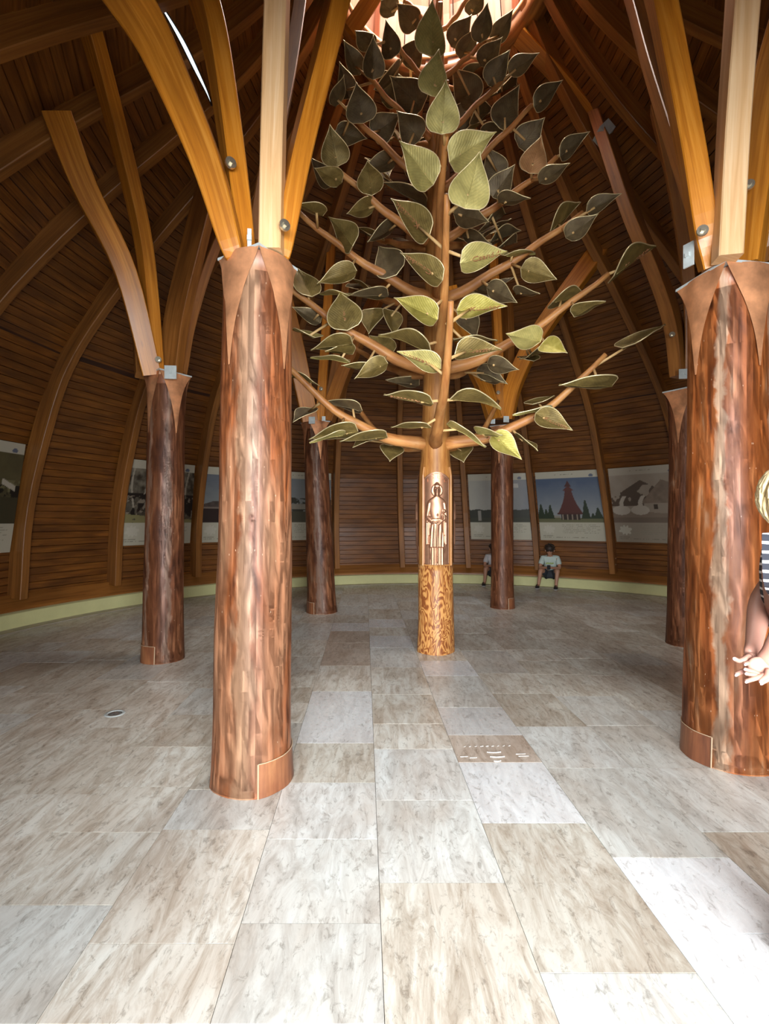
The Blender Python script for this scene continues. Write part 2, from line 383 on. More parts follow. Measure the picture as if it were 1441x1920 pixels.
# ---------------- floor with travertine tiles
floor = empty('floor', (0.5, 6, 0), kind='structure')
sub = MB(); n = 48
c0 = Vector((1.0, 6.05, -0.03))
sub.add([c0] + [c0 + Vector((9.5 * math.sin(i * 2 * math.pi / n), 9.5 * math.cos(i * 2 * math.pi / n), 0)) for i in range(n)],
        [(0, (i + 1) % n + 1, i + 1) for i in range(n)])
sub.build('floor_bed', M['grout'], floor)
SL = -0.040; XO = 0.065; TW = 0.572
def fpt(k, y): return XO + TW * k + SL * y        # x of joint line k at depth y
def yz(py): return 1518.0 / (py - 975.0)
strips = {
 -3: [(1920, 'g'), (1697, 't'), (1560, 't'), (1475, 't'), (1400, 't'), (1340, 'g'), (1290, 't'), (1255, 't')],
 -2: [(1920, 't'), (1769, 't'), (1555, 'g'), (1480, 't'), (1408, 'g'), (1355, 't'), (1318, 't'), (1288, 't')],
 -1: [(1920, 'g'), (1731, 'g'), (1573, 'g'), (1467, 't'), (1393, 'w'), (1296, 't'), (1248, 'b'), (1205, 'b'), (1183, 'w'), (1168, 't')],
 0: [(2400, 't'), (1655, 'g'), (1500, 'g'), (1404, 't'), (1357, 't'), (1302, 't'), (1251, 'g'), (1214, 'w'), (1192, 't'), (1176, 'w'), (1161, 't'), (1142, 'g'), (1115, 't')],
 1: [(2400, 'g'), (1824, 't'), (1543, 'w'), (1429, 'b'), (1378, 'w'), (1326, 'g'), (1267, 'w'), (1239, 't'), (1215, 't'), (1190, 't')],
 2: [(2400, 'w'), (1750, 'w'), (1608, 'g'), (1440, 'g'), (1362, 't'), (1300, 't'), (1262, 'g'), (1220, 't')],
 3: [(2400, 't'), (1560, 'g'), (1440, 'g'), (1360, 'g'), (1305, 't')],
}
tone = {'g': 'tile_grey', 't': 'tile', 'w': 'tile_white', 'b': 'tile_brown'}
RF = 6.9
rest = {'tile': MB(), 'tile_grey': MB()}; tiles = []
rnd = random.Random(4)
def tile_verts(k, y0, y1, dz):
    g = 0.0011; c = 0.0007; z = -0.0008 + dz
    def q(a, b, s):
        return [Vector((fpt(k, yy) + g + s, yy, 0)) if side == 0 else Vector((fpt(k + 1, yy) - g - s, yy, 0)) for yy, side in ((a, 0), (a, 1), (b, 1), (b, 0))]
    top = q(y0 + g + c, y1 - g - c, c); mid = q(y0 + g, y1 - g, 0)
    vs = [v + Vector((0, 0, z)) for v in top] + [v + Vector((0, 0, z - c * .6)) for v in mid] + [v + Vector((0, 0, -0.029)) for v in mid]
    fs = [(0, 1, 2, 3)] + [(4 + i, 4 + (i + 1) % 4, (i + 1) % 4, i) for i in range(4)] + [(8 + i, 8 + (i + 1) % 4, 4 + (i + 1) % 4, 4 + i) for i in range(4)]
    return vs, fs
for k in range(-13, 14):
    xm = XO + TW * (k + .5)
    cuts = []
    if k in strips:
        for py, c in strips[k]: cuts.append((yz(py), c))
        y = cuts[-1][0]; 
        last = cuts[-1]
        cuts = cuts[:-1]
        y = last[0]; cc = last[1]
        cuts.append((y, cc))
    else:
        cuts.append((rnd.uniform(-.9, -.3), 't')); y = cuts[-1][0]
    y = cuts[-1][0]
    while y < 13.2:
        y += rnd.choice([.5, .65, .8, .95, 1.1]); cuts.append((y, rnd.choice('ttttggt')))
    if k in strips:
        y = cuts[0][0]
        while y > -1.0:
            y -= .7; cuts.insert(0, (y, rnd.choice('tg')))
    for (ya, ca), (yb, _) in zip(cuts, cuts[1:]):
        ym = (ya + yb) / 2; x = fpt(k + .5, ym)
        d = math.hypot(x - 1.0, ym - 6.05)
        if d > RF + 0.2: continue
        # clip against the wall circle so that the ends stay under the plinth
        dx = x - 1.0; half = math.sqrt(max(0.01, RF * RF - dx * dx))
        a = max(ya, 6.05 - half); b = min(yb, 6.05 + half)
        if b - a < 0.05: continue
        vis = b > 1.2 and abs(x) < 0.80 * b + 0.7
        tiles.append((k, a, b, ca, vis, ym))
vis_t = sorted([t for t in tiles if t[4]], key=lambda t: t[5])[:290]
vs_ = set(map(id, vis_t))
for t in tiles:
    k, a, b, c, v, ym = t
    dz = rnd.uniform(-0.0005, 0.0005)
    vv, ff = tile_verts(k, a, b, dz)
    if id(t) in vs_:
        o = mk('tile', vv, ff, M[tone[c]], floor)
    else:
        rest['tile_grey' if c in 'gw' else 'tile'].add(vv, ff)
mbr = MB(); 
mbr.add(rest['tile'].v, rest['tile'].f, m=0); mbr.add(rest['tile_grey'].v, rest['tile_grey'].f, m=1)
tag(mbr.build('far_tiles', [M['tile'], M['tile_grey']], floor), kind='stuff')
# worn inscription cut into the brown tile
ins = MB()
def fl(px, py): Z = yz(py); return Vector(((px - 720) / F * Z, Z, 0.0006))
for x0, x1, y in ((912, 938, 1410.5), (918, 945, 1419), (925, 938, 1427)):
    p = catmull([fl(x0, y), fl((x0 + x1) / 2, y + .8), fl(x1, y - .4)], 4); tube_geo(ins, p, 0.0038, 6)
for i in range(9):
    x = 868 + i * 10.5; tube_geo(ins, [fl(x, 1400.5 - (x - 868) * .02), fl(x + rnd.uniform(3, 6), 1399.5 - (x - 868) * .02)], 0.0018, 5)
for x0, x1, y in ((966, 984, 1414), (971, 990, 1418), (862, 876, 1419), (880, 893, 1421)):
    tube_geo(ins, [fl(x0, y), fl(x1, y - .5)], 0.0022, 5)
ins.build('worn_inscription', M['tile_grey'], floor)

# ---------------- plinth bench (painted low wall) + border stones + timber sill
def ring_geo(mb, cen, profile, a0, a1, n, uvs=1.0, m=0):
    """profile: list of (r, z); swept from angle a0 to a1"""
    vs = []; uv = []; k = len(profile)
    for i in range(n + 1):
        a = (a0 + (a1 - a0) * i / n) * D2R
        L = 0
        for j, (r, z) in enumerate(profile):
            if j: L += math.hypot(r - profile[j - 1][0], z - profile[j - 1][1])
            vs.append((cen[0] + r * math.sin(a), cen[1] + r * math.cos(a), z)); uv.append((a * r * uvs, L))
    fs = [(i * k + j, i * k + j + 1, (i + 1) * k + j + 1, (i + 1) * k + j) for i in range(n) for j in range(k - 1)]
    mb.add(vs, fs, uv, m)
BC = (1.0, 6.05)
A0, A1 = -162.0, 158.0
wallb = MB(); ring_geo(wallb, BC, [(6.76, 0.0), (6.76, 0.215), (6.768, 0.225), (7.3, 0.225), (7.3, 0.0)], A0, A1, 120)
tag(wallb.build('trim_1', M['plinth'], None, True), 'painted yellow-green low plinth running round the foot of the wall', kind='structure')
trim2 = empty('trim_2', (1.0, 12.7, 0), 'ring of stone border slabs along the foot of the plinth', kind='structure')
nb = 58
for i in range(nb):
    a0 = A0 + (A1 - A0) * i / nb; a1 = A0 + (A1 - A0) * (i + 1) / nb - 0.03
    am = (a0 + a1) / 2
    if not (-100 < am < 75): continue
    g = MB(); ring_geo(g, BC, [(6.52, 0.001), (6.522, 0.009), (6.765, 0.009)], a0, a1, 3); g.build('border_slab', M['border'], trim2)

# ---------------- dome shell, planks, ribs
wall = empty('wall_dome', (1.0, 12.9, 0.4), kind='structure')
shell = MB()
SLITS = []
hs = [0.3, 0.9, 1.5, 2.1, 2.77, 3.2, 3.6, 4.0, 4.4, 4.8, 5.2, 5.6, 6.0, 6.4, 6.8, 7.2, 7.6, 8.0, 8.4, 8.75]
door_bays = set()
for b in range(NB):
    mid = (rib_th[b] + STEP / 2 + 180) % 360 - 180
    if abs(abs(mid) - 180) < 15: door_bays.add(b)
for b in range(NB):
    t0 = rib_th[b]; t1 = t0 + STEP
    hh = [h for h in hs if not (b in door_bays and h < 3.1)]
    vs = []; uv = []
    for h in hh:
        for t in (t0, t1): vs.append(dome(t, h, -0.03)); uv.append((t * .1, h))
    shell.add(vs, [(2 * i, 2 * i + 1, 2 * i + 3, 2 * i + 2) for i in range(len(hh) - 1)], uv)
shell.build('wall_backing', M['plank_back'], wall)
PW = 0.118
singles = []; restp = MB()
rnd = random.Random(11)
nrow = int(S_TOT / PW)
vis_bays = [b for b in range(NB) if -95 < ((rib_th[b] + STEP / 2 + 180) % 360 - 180) < 60]
allp = []
for b in range(NB):
    mid = (rib_th[b] + STEP / 2 + 180) % 360 - 180
    for i in range(nrow):
        ha = h_at(i * PW); hb = h_at((i + 1) * PW - 0.0025)
        if b in door_bays and ha < 3.1: continue
        t0 = rib_th[b] + 0.15; t1 = rib_th[b] + STEP - 0.15
        a, bb, c, d = dome(t0, ha), dome(t1, ha), dome(t1, hb), dome(t0, hb)
        nrm = (bb - a).cross(d - a).normalized()
        if nrm.dot(dcen(ha) + Vector((0, 0, ha)) - a) < 0: nrm = -nrm
        off = rnd.uniform(-0.003, 0.004); up = (d - a).normalized(); e = 0.006
        front = [a + nrm * off + up * e, bb + nrm * off + up * e, c + nrm * off - up * e, d + nrm * off - up * e]
        edge = [a - nrm * .012, bb - nrm * .012, c - nrm * .012, d - nrm * .012]
        L = (bb - a).length; o1 = rnd.uniform(0, 60); o2 = rnd.uniform(0, 9)
        uv = [(o1, o2), (o1 + L, o2), (o1 + L, o2 + PW), (o1, o2 + PW)] * 2
        if nrm.dot((bb - a).cross(d - a)) > 0: fs = [(0, 1, 2, 3)] + [(4 + q, 4 + (q + 1) % 4, (q + 1) % 4, q) for q in range(4)]
        else: fs = [(3, 2, 1, 0)] + [(q, (q + 1) % 4, 4 + (q + 1) % 4, 4 + q) for q in range(4)]
        dist = (a + c).length / 2
        ok = b in vis_bays and 0.5 < ha < 3.6
        allp.append((dist if ok else 99 + dist, ok, front + edge, fs, uv))
allp.sort(key=lambda q: q[0])
for i, (d, ok, v, f, u) in enumerate(allp):
    if ok and i < 295: mk('plank', v, f, M['plank'], wall, uvs=u)
    else: restp.add(v, f, u)
tag(restp.build('upper_planks', M['plank'], wall), kind='stuff')
# ribs
for b in range(NB):
    t = rib_th[b]; mid = (t + 180) % 360 - 180
    lo = 3.1 if (b in door_bays and (b - 1) % NB in door_bays) else 0.42
    pts = catmull([dome(t, h, 0.13) for h in (lo, (lo + 3.1) / 2 + .1, 3.4, 4.2, 5.0, 5.8, 6.5, 7.2, 8.0, 8.7)], 4)
    V = Vector((math.sin(t * D2R), math.cos(t * D2R), 0))
    V = (V + Vector((0, 0, .001)))
    g = MB(); beam_geo(g, pts, 0.13, 0.27, 0.24, V); r = g.build('rib', M['rib'], wall)
    if -100 < mid < 60:
        q = dome(t, 0.62, 0.18); side = Vector((V.y, -V.x, 0))
        for sgn in (1,):
            for dz in (0, .14):
                g = MB(); c = q + side * 0.07 * sgn + Vector((0, 0, dz)); tube_geo(g, [c - side * .008, c + side * .012], 0.014, 8); g.build('bolt', M['bolt'], r)
# sill timbers at the foot of the dome
g = MB(); ring_geo(g, BC, [(6.93, 0.226), (6.93, 0.30), (6.98, 0.305), (6.98, 0.40), (7.02, 0.41), (7.02, 0.47), (7.2, 0.47)], A0, A1, 100)
g.build('sill_timber', M['rib'], wall, True)
# door frame behind the camera
da = dome(rib_th[max(door_bays)] + STEP, 0.3); 
doorset = empty('door_1', (0.9, -1.0, 0), kind='structure')
tb = sorted(((rib_th[b] + 180) % 360 - 180) % 360 for b in door_bays)
tL, tR = tb[0], tb[-1] + STEP
for t in (tL, tR):
    p = dome(t, 0.3); g = MB(); beam_geo(g, [Vector((p.x, p.y, 0)), Vector((p.x, p.y, 1.6)), Vector((p.x, p.y, 3.15))], 0.16, 0.2, 0.2, (0, 1, 0)); g.build('door_jamb', M['rib'], doorset)
p, q = dome(tL, 0.3), dome(tR, 0.3)
g = MB(); beam_geo(g, [Vector((p.x, p.y, 3.15)), Vector(((p.x + q.x) / 2, (p.y + q.y) / 2, 3.15)), Vector((q.x, q.y, 3.15))], 0.18, 0.2, 0.2, (0, 1, 0)); g.build('door_head', M['rib'], doorset)

# clerestory slit: a narrow curved window under the upper roof
win = empty('window_1', (-2.2, 5, 6.7), kind='structure')
cr_in = [(286, -6, 4.62), (305, 22, 4.72), (335, 76, 4.95), (362, 130, 5.25), (384, 172, 5.6), (396, 198, 5.9)]
cr_ou = [(289, -6, 4.64), (311, 22, 4.74), (345, 76, 4.97), (371, 130, 5.27), (389, 172, 5.62), (397, 198, 5.92)]
pi = catmull([P(*q) for q in cr_in], 4); po = catmull([P(*q) for q in cr_ou], 4)
g = MB(); n = len(pi)
g.add(pi + po, [(i, i + 1, n + i + 1, n + i) for i in range(n - 1)]); g.build('window_pane', M['glass_lit'], win)
for arr in (pi, po):
    g = MB(); tube_geo(g, arr, 0.007, 6); g.build('window_frame', M['dark'], win)

# ---------------- lantern at the top
LZ = 8.42
lant = empty('ceiling', (TC.x, TC.y, LZ), kind='structure')
lc = (0.69, 6.2)
g = MB(); ring_geo(g, lc, [(1.52, LZ + .33), (1.50, LZ + .30), (1.28, LZ + .30), (1.28, LZ), (1.50, LZ), (1.52, LZ + .33)], 0, 360, 72)
g.build('lantern_ring', M['rib'], lant, True)
g = MB(); ring_geo(g, lc, [(1.275, LZ + .24), (1.262, LZ + .24), (1.262, LZ + .31), (1.275, LZ + .31)], 0, 360, 72)
g.build('ring_trim', M['beam_pale'], lant, True)
# boarded drum and cone: facets, each facet boarded with separate planks
rndl = random.Random(3)
lb = MB()
NL = 24
for i in range(NL):
    a0 = 360 / NL * i + .3; a1 = 360 / NL * (i + 1) - .3
    for (r0, z0, r1, z1) in ((1.50, LZ + .3, 1.40, 9.6), (1.40, 9.6, 1.0, 10.9), (1.0, 10.9, .9, 11.4)):
        vs = []
        for r, z in ((r0, z0), (r1, z1)):
            for a in (a0, a1):
                vs.append((lc[0] + r * math.sin(a * D2R), lc[1] + r * math.cos(a * D2R), z))
        o1 = rndl.uniform(0, 30)
        lb.add(vs, [(0, 1, 3, 2)], [(z0 + o1, 0), (z0 + o1, .3), (z1 + o1, .3), (z1 + o1, 0)] if False else [(z0 + o1, 0), (z0 + o1, .35), (z1 + o1, 0), (z1 + o1, .35)])
lb.build('lantern_boards', M['lantern_wood'], lant)
g = MB(); ring_geo(g, lc, [(1.60, LZ + .25), (1.50, 9.6), (1.1, 10.9), (1.0, 11.5)], 0, 360, 48); g.build('lantern_shell', M['plank_back'], lant, True)
for i in range(8):
    a = (11 + 45 * i) * D2R; V = Vector((math.sin(a), math.cos(a), 0))
    pts = [Vector((lc[0], lc[1], 0)) + V * r + Vector((0, 0, z)) for r, z in ((1.36, LZ + .3), (1.30, 9.3), (1.05, 10.3), (.8, 11.2))]
    g = MB(); beam_geo(g, catmull(pts, 4), 0.12, 0.16, 0.14, V); g.build('lantern_rafter', M['lantern_wood'], lant)
g = MB(); ring_geo(g, lc, [(0.0, 11.45), (1.0, 11.45)], 0, 360, 32); g.build('window_pane', M['glass_lit'], lant)
# soffit between dome top and ring
g = MB(); ring_geo(g, lc, [(1.50, LZ + .33), (1.75, LZ + .1), (2.3, LZ + .25)], 0, 360, 48); g.build('ring_soffit', M['plank_back'], lant)
# ================================================================== COLUMNS
def make_column(pxc, pyb, r0, r1, R_cap, cap_rot, htop, topx, lmat, label, arms, brackets=(), bolts=(), seam_ang=20, seed=1):
    Z = 1518.0 / (pyb - 975.0); bx = (pxc - 720) / F * Z
    root = empty('timber_column', (bx, Z, 0), label, 'column', 'log columns standing in a ring')
    tx = (topx - 720) / F * Z
    seg = 40; rows = 26; vs = []; uv = []
    view = math.atan2(-bx, -Z)          # direction (from +Y towards +X) pointing at the camera
    def axis(h): t = h / htop; return Vector((bx + (tx - bx) * t, Z, h))
    def rad(h, a):
        t = h / htop
        r = r0 + (r1 - r0) * (t ** 0.8) + 0.012 * math.exp(-h * 5)
        return r * (1 + 0.045 * noise.noise(Vector((math.cos(a) * 1.3 + seed * 7, math.sin(a) * 1.3, h * 1.1))) + 0.012 * noise.noise(Vector((math.cos(a) * 4, math.sin(a) * 4 + seed, h * 3))))
    hts = [0.0, 0.006, 0.05] + [(htop - 0.01) * i / rows for i in range(1, rows + 1)]; rows = len(hts) - 1
    for i in range(rows + 1):
        h = hts[i]; c = axis(h)
        for k in range(seg):
            a = 2 * math.pi * k / seg; r = rad(h, a)
            vs.append(c + Vector((math.sin(a) * r, math.cos(a) * r, 0))); 
            kk = (k / seg - 0.0)
            uv.append((h + seed * 3.1, min(kk, 1 - kk) * 2 * math.pi * r0 + seed * 1.7))
    fs = [(i * seg + k, (i + 1) * seg + k, (i + 1) * seg + (k + 1) % seg, i * seg + (k + 1) % seg) for i in range(rows) for k in range(seg)]
    fs.append(tuple(rows * seg + k for k in range(seg)))
    mk('log', vs, fs, lmat, root, True, uvs=uv)
    # separate piece scarfed into the foot, with its resin seam
    g = MB(); hh = 0.20; a0 = view - seam_ang * D2R; a1 = a0 - 2.6 if seam_ang > 0 else a0 + 2.6
    n = 16; vs = []; uv = []
    HS = (0.0, 0.006, 0.05, 0.1, 0.15, hh)
    for i in range(n + 1):
        a = a0 + (a1 - a0) * i / n
        for h in HS:
            c = axis(h); r = rad(h, a) + 0.006; vs.append(c + Vector((math.sin(a) * r, math.cos(a) * r, 0))); kk = ((a / (2 * math.pi)) % 1); uv.append((h + seed * 3.1 + .07, min(kk, 1 - kk) * 2 * math.pi * r0 + seed * 1.7))
    q6 = len(HS)
    fs6 = []
    for i in range(n):
        for j in range(q6 - 1):
            f4 = (q6 * i + j, q6 * i + j + 1, q6 * (i + 1) + j + 1, q6 * (i + 1) + j)
            fs6.append(f4 if a1 > a0 else f4[::-1])
    g.add(vs, fs6, uv)
    vs = [v for i in range(n + 1) for v in (vs[q6 * i], vs[q6 * i + q6 - 1])]
    fp = g.build('foot_piece', M['log_foot'], root, True)
    seam = [vs[1]] + [vs[2 * i + 1] for i in range(1, n + 1)]
    g = MB(); tube_geo(g, [vs[0], vs[0].lerp(vs[1], .5), vs[1]], 0.005, 6); tube_geo(g, seam, 0.003, 6); g.build('foot_seam', M['seam'], fp)
    # cap plate
    top = axis(htop)
    cs = []
    for k in range(4):
        a = view + (cap_rot + 90 * k) * D2R; cs.append(Vector((math.sin(a), math.cos(a), 0)))
    g = MB(); vs = [top + c * (R_cap + .006) + Vector((0, 0, z)) for z in (-0.004, 0.012) for c in cs]
    g.add(vs, [(3, 2, 1, 0), (4, 5, 6, 7)] + [(k, (k + 1) % 4, 4 + (k + 1) % 4, 4 + k) for k in range(4)])
    g.build('cap_plate', M['steel'], root)
    # four flaring copper tails
    tail = 0.70 if r0 < .25 else 0.68
    for k in range(4):
        c1, c2 = cs[k], cs[(k + 1) % 4]; md = (c1 + c2).normalized()
        na, nr = 8, 14; vs = []; uv = []
        base_a = math.atan2(md.x, md.y)
        for j in range(nr + 1):
            t = j / nr; h = htop - tail * (1 - t)
            wfrac = 0.03 + 0.97 * (0.42 * t + 0.58 * t ** 2.6)
            fl = t ** 3.0
            for i in range(na + 1):
                s = (i / na * 2 - 1) * wfrac
                flat = c1.lerp(c2, (s + 1) / 2) * R_cap
                ang = base_a + (-s * 45 * D2R if (c1.x * c2.y - c1.y * c2.x) > 0 else -s * 45 * D2R)
                e1 = Vector((math.sin(base_a - 0.01), math.cos(base_a - 0.01), 0))
                sg = 1 if (e1 - md).dot(c2 - c1) > 0 else -1
                ang = base_a - sg * s * 45 * D2R
                rr = rad(h, ang) + 0.012
                cyl = Vector((math.sin(ang) * rr, math.cos(ang) * rr, 0))
                if flat.length < rr and t > .6: flat = flat * (1 + (rr / max(flat.length, .01) - 1) * .8)
                p = cyl.lerp(flat, fl)
                bow = 0.0
                vs.append(axis(h) + p + md * bow); uv.append((h, s * .2))
        W = na + 1
        mk('copper_tail', vs, [(j * W + i, j * W + i + 1, (j + 1) * W + i + 1, (j + 1) * W + i) for j in range(nr) for i in range(na)], M['copper'], root, True, uvs=uv)
        m_ = root.children[-1].modifiers.new('thick', 'SOLIDIFY'); m_.thickness = 0.006
    # arms
    armo = []
    for (pts, wd, d0, d1, V, mt) in arms:
        g = MB(); pp = catmull([P(*q) for q in pts], 5); beam_geo(g, pp, wd, d0, d1, V); o = g.build('arm', M[mt], root); armo.append((o, pp))
    for (ai, px, py, Zb, nrm) in bolts:
        nrm = Vector(nrm).normalized(); c = P(px, py, Zb)
        g = MB(); tube_geo(g, [c - nrm * .01, c + nrm * .006], 0.034, 14); tube_geo(g, [c + nrm * .006, c + nrm * .024], 0.017, 6)
        g.build('bolt', M['bolt'], armo[ai][0])
    for (px, py, Zb, w_, h_, nrm) in brackets:
        nrm = Vector(nrm).normalized(); sd = Vector((nrm.y, -nrm.x, 0)); c = P(px, py, Zb)
        g = MB(); box_geo(g, c, sd * w_, nrm * .006, (0, 0, h_)); box_geo(g, c + nrm * .012, sd * .014, nrm * .008, (0, 0, .014)); g.build('bracket_plate', M['steel'], root)
    return root

FV = (0.5, -0.85, 0)
make_column(472, 1457, 0.248, 0.213, 0.243, 0, 3.285, 484, M['log_a'], 'nearest tan log column with pale peeling patches, standing left of the leaf tree',
    [([(441, 478, 3.04), (432, 455, 3.0), (385, 300, 2.95), (300, 100, 2.9), (243, 0, 2.85), (195, -80, 2.8)], .12, .085, .31, (1, 0, .2), 'beam'),
     ([(458, 480, 3.12), (437, 300, 3.15), (407, 100, 3.2), (382, 0, 3.25), (352, -90, 3.3)], .12, .12, .27, FV, 'beam'),
     ([(508, 474, 3.02), (511, 300, 3.02), (516, 100, 3.0), (519, 0, 3.0), (522, -90, 3.0)], .135, .12, .12, (0, -1, 0), 'beam_pale'),
     ([(521, 480, 3.14), (528, 455, 3.12), (561, 290, 3.15), (603, 120, 3.25), (632, 0, 3.35), (655, -80, 3.45)], .12, .07, .33, FV, 'beam'),
     ([(478, 474, 3.3), (500, 330, 3.7), (536, 160, 4.3), (556, 40, 4.8), (566, -40, 5.1)], .12, .2, .2, (0.3, -1, 0), 'rib')],
    [(467, 448, 2.98, .012, .06, (0.2, -1, 0))],
    [(1, 432, 305, 3.0, (0.6, -.8, 0)), (3, 533, 422, 2.93, (0.6, -.8, 0))], seam_ang=7, seed=1)
make_column(1362, 1417, 0.268, 0.232, 0.305, 1, 3.335, 1362, M['log_b'], 'near orange log column with a pale central streak, behind the woman in stripes',
    [([(1334, 500, 3.34), (1318, 432, 3.3), (1297, 300, 3.3), (1268, 150, 3.35), (1238, 0, 3.4), (1218, -80, 3.45)], .135, .15, .27, (-.4, -.9, 0), 'beam'),
     ([(1362, 486, 3.16), (1373, 250, 3.12), (1391, 0, 3.1), (1397, -90, 3.1)], .14, .14, .22, (-.25, -.97, 0), 'beam_pale'),
     ([(1400, 500, 3.5), (1420, 330, 3.5), (1450, 150, 3.5), (1495, 0, 3.5), (1530, -80, 3.5)], .14, .16, .3, (.6, -.8, 0), 'beam'),
     ([(1345, 486, 3.6), (1290, 330, 4.1), (1225, 130, 4.7), (1195, 20, 5.0), (1172, -60, 5.2)], .12, .2, .2, (-0.3, -1, 0), 'rib'),
     ([(1430, 480, 3.6), (1446, 300, 3.9), (1460, 150, 4.1)], .12, .2, .2, (0.5, -1, 0), 'rib')],
    [(1290, 478, 3.35, .035, .08, (-.9, -.4, 0))],
    [(0, 1316, 432, 3.12, (-.35, -.9, 0)), (2, 1403, 346, 3.38, (-.5, -.8, 0))], seam_ang=-18, seed=2)
make_column(305, 1235, 0.232, 0.20, 0.275, 17, 3.36, 313, M['log_c'], 'second dark log column with a pale wavy streak, left of the nearest column',
    [([(284, 703, 5.65), (235, 512, 5.3), (158, 352, 5.0), (106, 214, 4.8)], .13, .2, .26, (-.85, -.5, 0), 'beam'),
     ([(292, 700, 5.7), (281, 560, 5.6), (262, 420, 5.3), (203, 180, 4.8), (156, 12, 4.4), (140, -50, 4.3)], .13, .18, .2, (0.7, -.7, 0), 'beam'),
     ([(318, 703, 5.85), (331, 600, 6.0), (356, 490, 6.3), (392, 350, 6.8), (430, 230, 7.3)], .14, .26, .36, (1, -.3, 0), 'rib'),
     ([(333, 703, 6.0), (352, 600, 6.3), (395, 470, 6.9), (450, 370, 7.6)], .13, .2, .26, (.8, -.6, 0), 'rib'),
     ([(270, 705, 6.1), (262, 600, 6.5), (240, 480, 7.0)], .12, .2, .24, (-.8, -.6, 0), 'rib')],
    [(319, 698, 5.55, .065, .075, (.1, -1, 0))],
    [(1, 296, 674, 5.55, (.3, -1, 0)), (3, 341, 626, 6.0, (.5, -.8, 0))], seam_ang=-22, seed=3)
make_column(1285, 1207, 0.232, 0.20, 0.29, -20, 3.36, 1286, M['log_c'], 'dark log column half hidden behind the near orange column at right',
    [([(1274, 706, 6.3), (1262, 610, 6.3), (1228, 508, 6.4), (1182, 400, 6.6), (1122, 220, 7.0), (1072, 80, 7.3), (1036, -30, 7.6)], .15, .28, .32, (-.8, -.6, 0), 'rib'),
     ([(1294, 708, 6.3), (1294, 600, 6.2), (1284, 480, 6.1), (1262, 340, 6.0), (1230, 200, 5.9)], .14, .24, .28, (-.5, -.85, 0), 'rib'),
     ([(1310, 708, 6.4), (1330, 560, 6.3), (1360, 400, 6.2)], .14, .24, .28, (.5, -.85, 0), 'rib')],
    [(1283, 701, 6.05, .07, .06, (-.1, -1, 0))],
    [(0, 1259, 627, 6.1, (-.3, -1, 0))], seam_ang=5, seed=4)
make_column(603, 1147, 0.262, 0.20, 0.29, 25, 3.40, 590, M['log_c'], 'far leaning dark log column between the nearest column and the leaf tree',
    [([(580, 790, 8.6), (568, 730, 8.5), (551, 650, 8.3), (528, 560, 8.1)], .15, .28, .32, (-.9, -.3, 0), 'beam'),
     ([(600, 790, 8.7), (605, 700, 8.7), (612, 600, 8.8), (621, 450, 8.9), (622, 330, 8.9), (622, 190, 8.8)], .15, .16, .16, (0, -1, 0), 'beam'),
     ([(612, 790, 8.8), (636, 720, 8.9), (664, 650, 9.2), (700, 570, 9.6), (735, 500, 9.9)], .15, .26, .3, (.9, -.3, 0), 'rib'),
     ([(606, 790, 9.0), (632, 640, 9.0), (655, 440, 8.9), (664, 290, 8.8), (668, 180, 8.7)], .14, .16, .18, (.4, -.9, 0), 'rib')],
    [(584, 788, 8.5, .055, .06, (-.1, -1, 0)), (606, 785, 8.4, .03, .04, (.1, -1, 0))],
    [(1, 601, 729, 8.55, (0, -1, 0))], seam_ang=-30, seed=5)
make_column(941, 1139, 0.212, 0.195, 0.25, -30, 3.40, 940, M['log_c'], 'far straight dark log column right of the leaf tree, before the seated visitors',
    [([(925, 785, 8.9), (910, 735, 8.8), (890, 690, 8.7), (862, 620, 8.5), (838, 540, 8.4)], .15, .26, .3, (-.9, -.3, 0), 'beam'),
     ([(935, 785, 9.0), (934, 700, 9.0), (930, 600, 9.0), (922, 470, 8.9), (915, 350, 8.8)], .15, .17, .17, (0, -1, 0), 'beam'),
     ([(947, 785, 9.0), (962, 722, 8.9), (998, 645, 8.8), (1058, 556, 8.6), (1130, 458, 8.4)], .16, .28, .32, (.85, -.5, 0), 'beam'),
     ([(945, 785, 9.4), (952, 650, 9.6), (946, 520, 9.6), (930, 400, 9.5)], .14, .2, .22, (.4, -.9, 0), 'rib')],
    [(923, 789, 8.85, .04, .055, (-.1, -1, 0)), (948, 786, 8.8, .05, .055, (.1, -1, 0))],
    [(1, 933, 736, 8.85, (0, -1, 0))], seam_ang=30, seed=6)

# struts from the lantern ring out to the dome, each with its steel shoe
def strut(pts, shoe, label):
    a = P(*pts[-1]); r = empty('roof_strut', tuple(a), label, 'strut', 'struts below the lantern')
    g = MB(); pp = catmull([P(*q) for q in pts], 5); beam_geo(g, pp, .13, .2, .2, (-.5, -.5, .6)); g.build('beam', M['beam'], r)
    if shoe:
        T = (pp[-1] - pp[-3]).normalized(); S = T.cross(Vector((0, 1, 0))).normalized()
        g = MB(); c = P(*shoe); box_geo(g, c, T * .085, Vector((0, .12, 0)), S * .09, ch=.1); g.build('steel_shoe', M['steel'], r)
strut([(972, 68, 6.75), (1050, 145, 6.9), (1128, 236, 7.05)], (1132, 250, 6.9), 'short timber strut from lantern ring ending in a grey steel shoe at right')
strut([(655, 60, 6.2), (700, -10, 6.1), (720, -60, 6.0)], None, 'timber strut left of the lantern, crossing the top of the photo')
strut([(1145, -40, 6.6), (1120, 40, 6.8), (1140, 130, 7.2), (1190, 260, 7.6)], None, 'faint timber strut under the dome, right of the lantern')
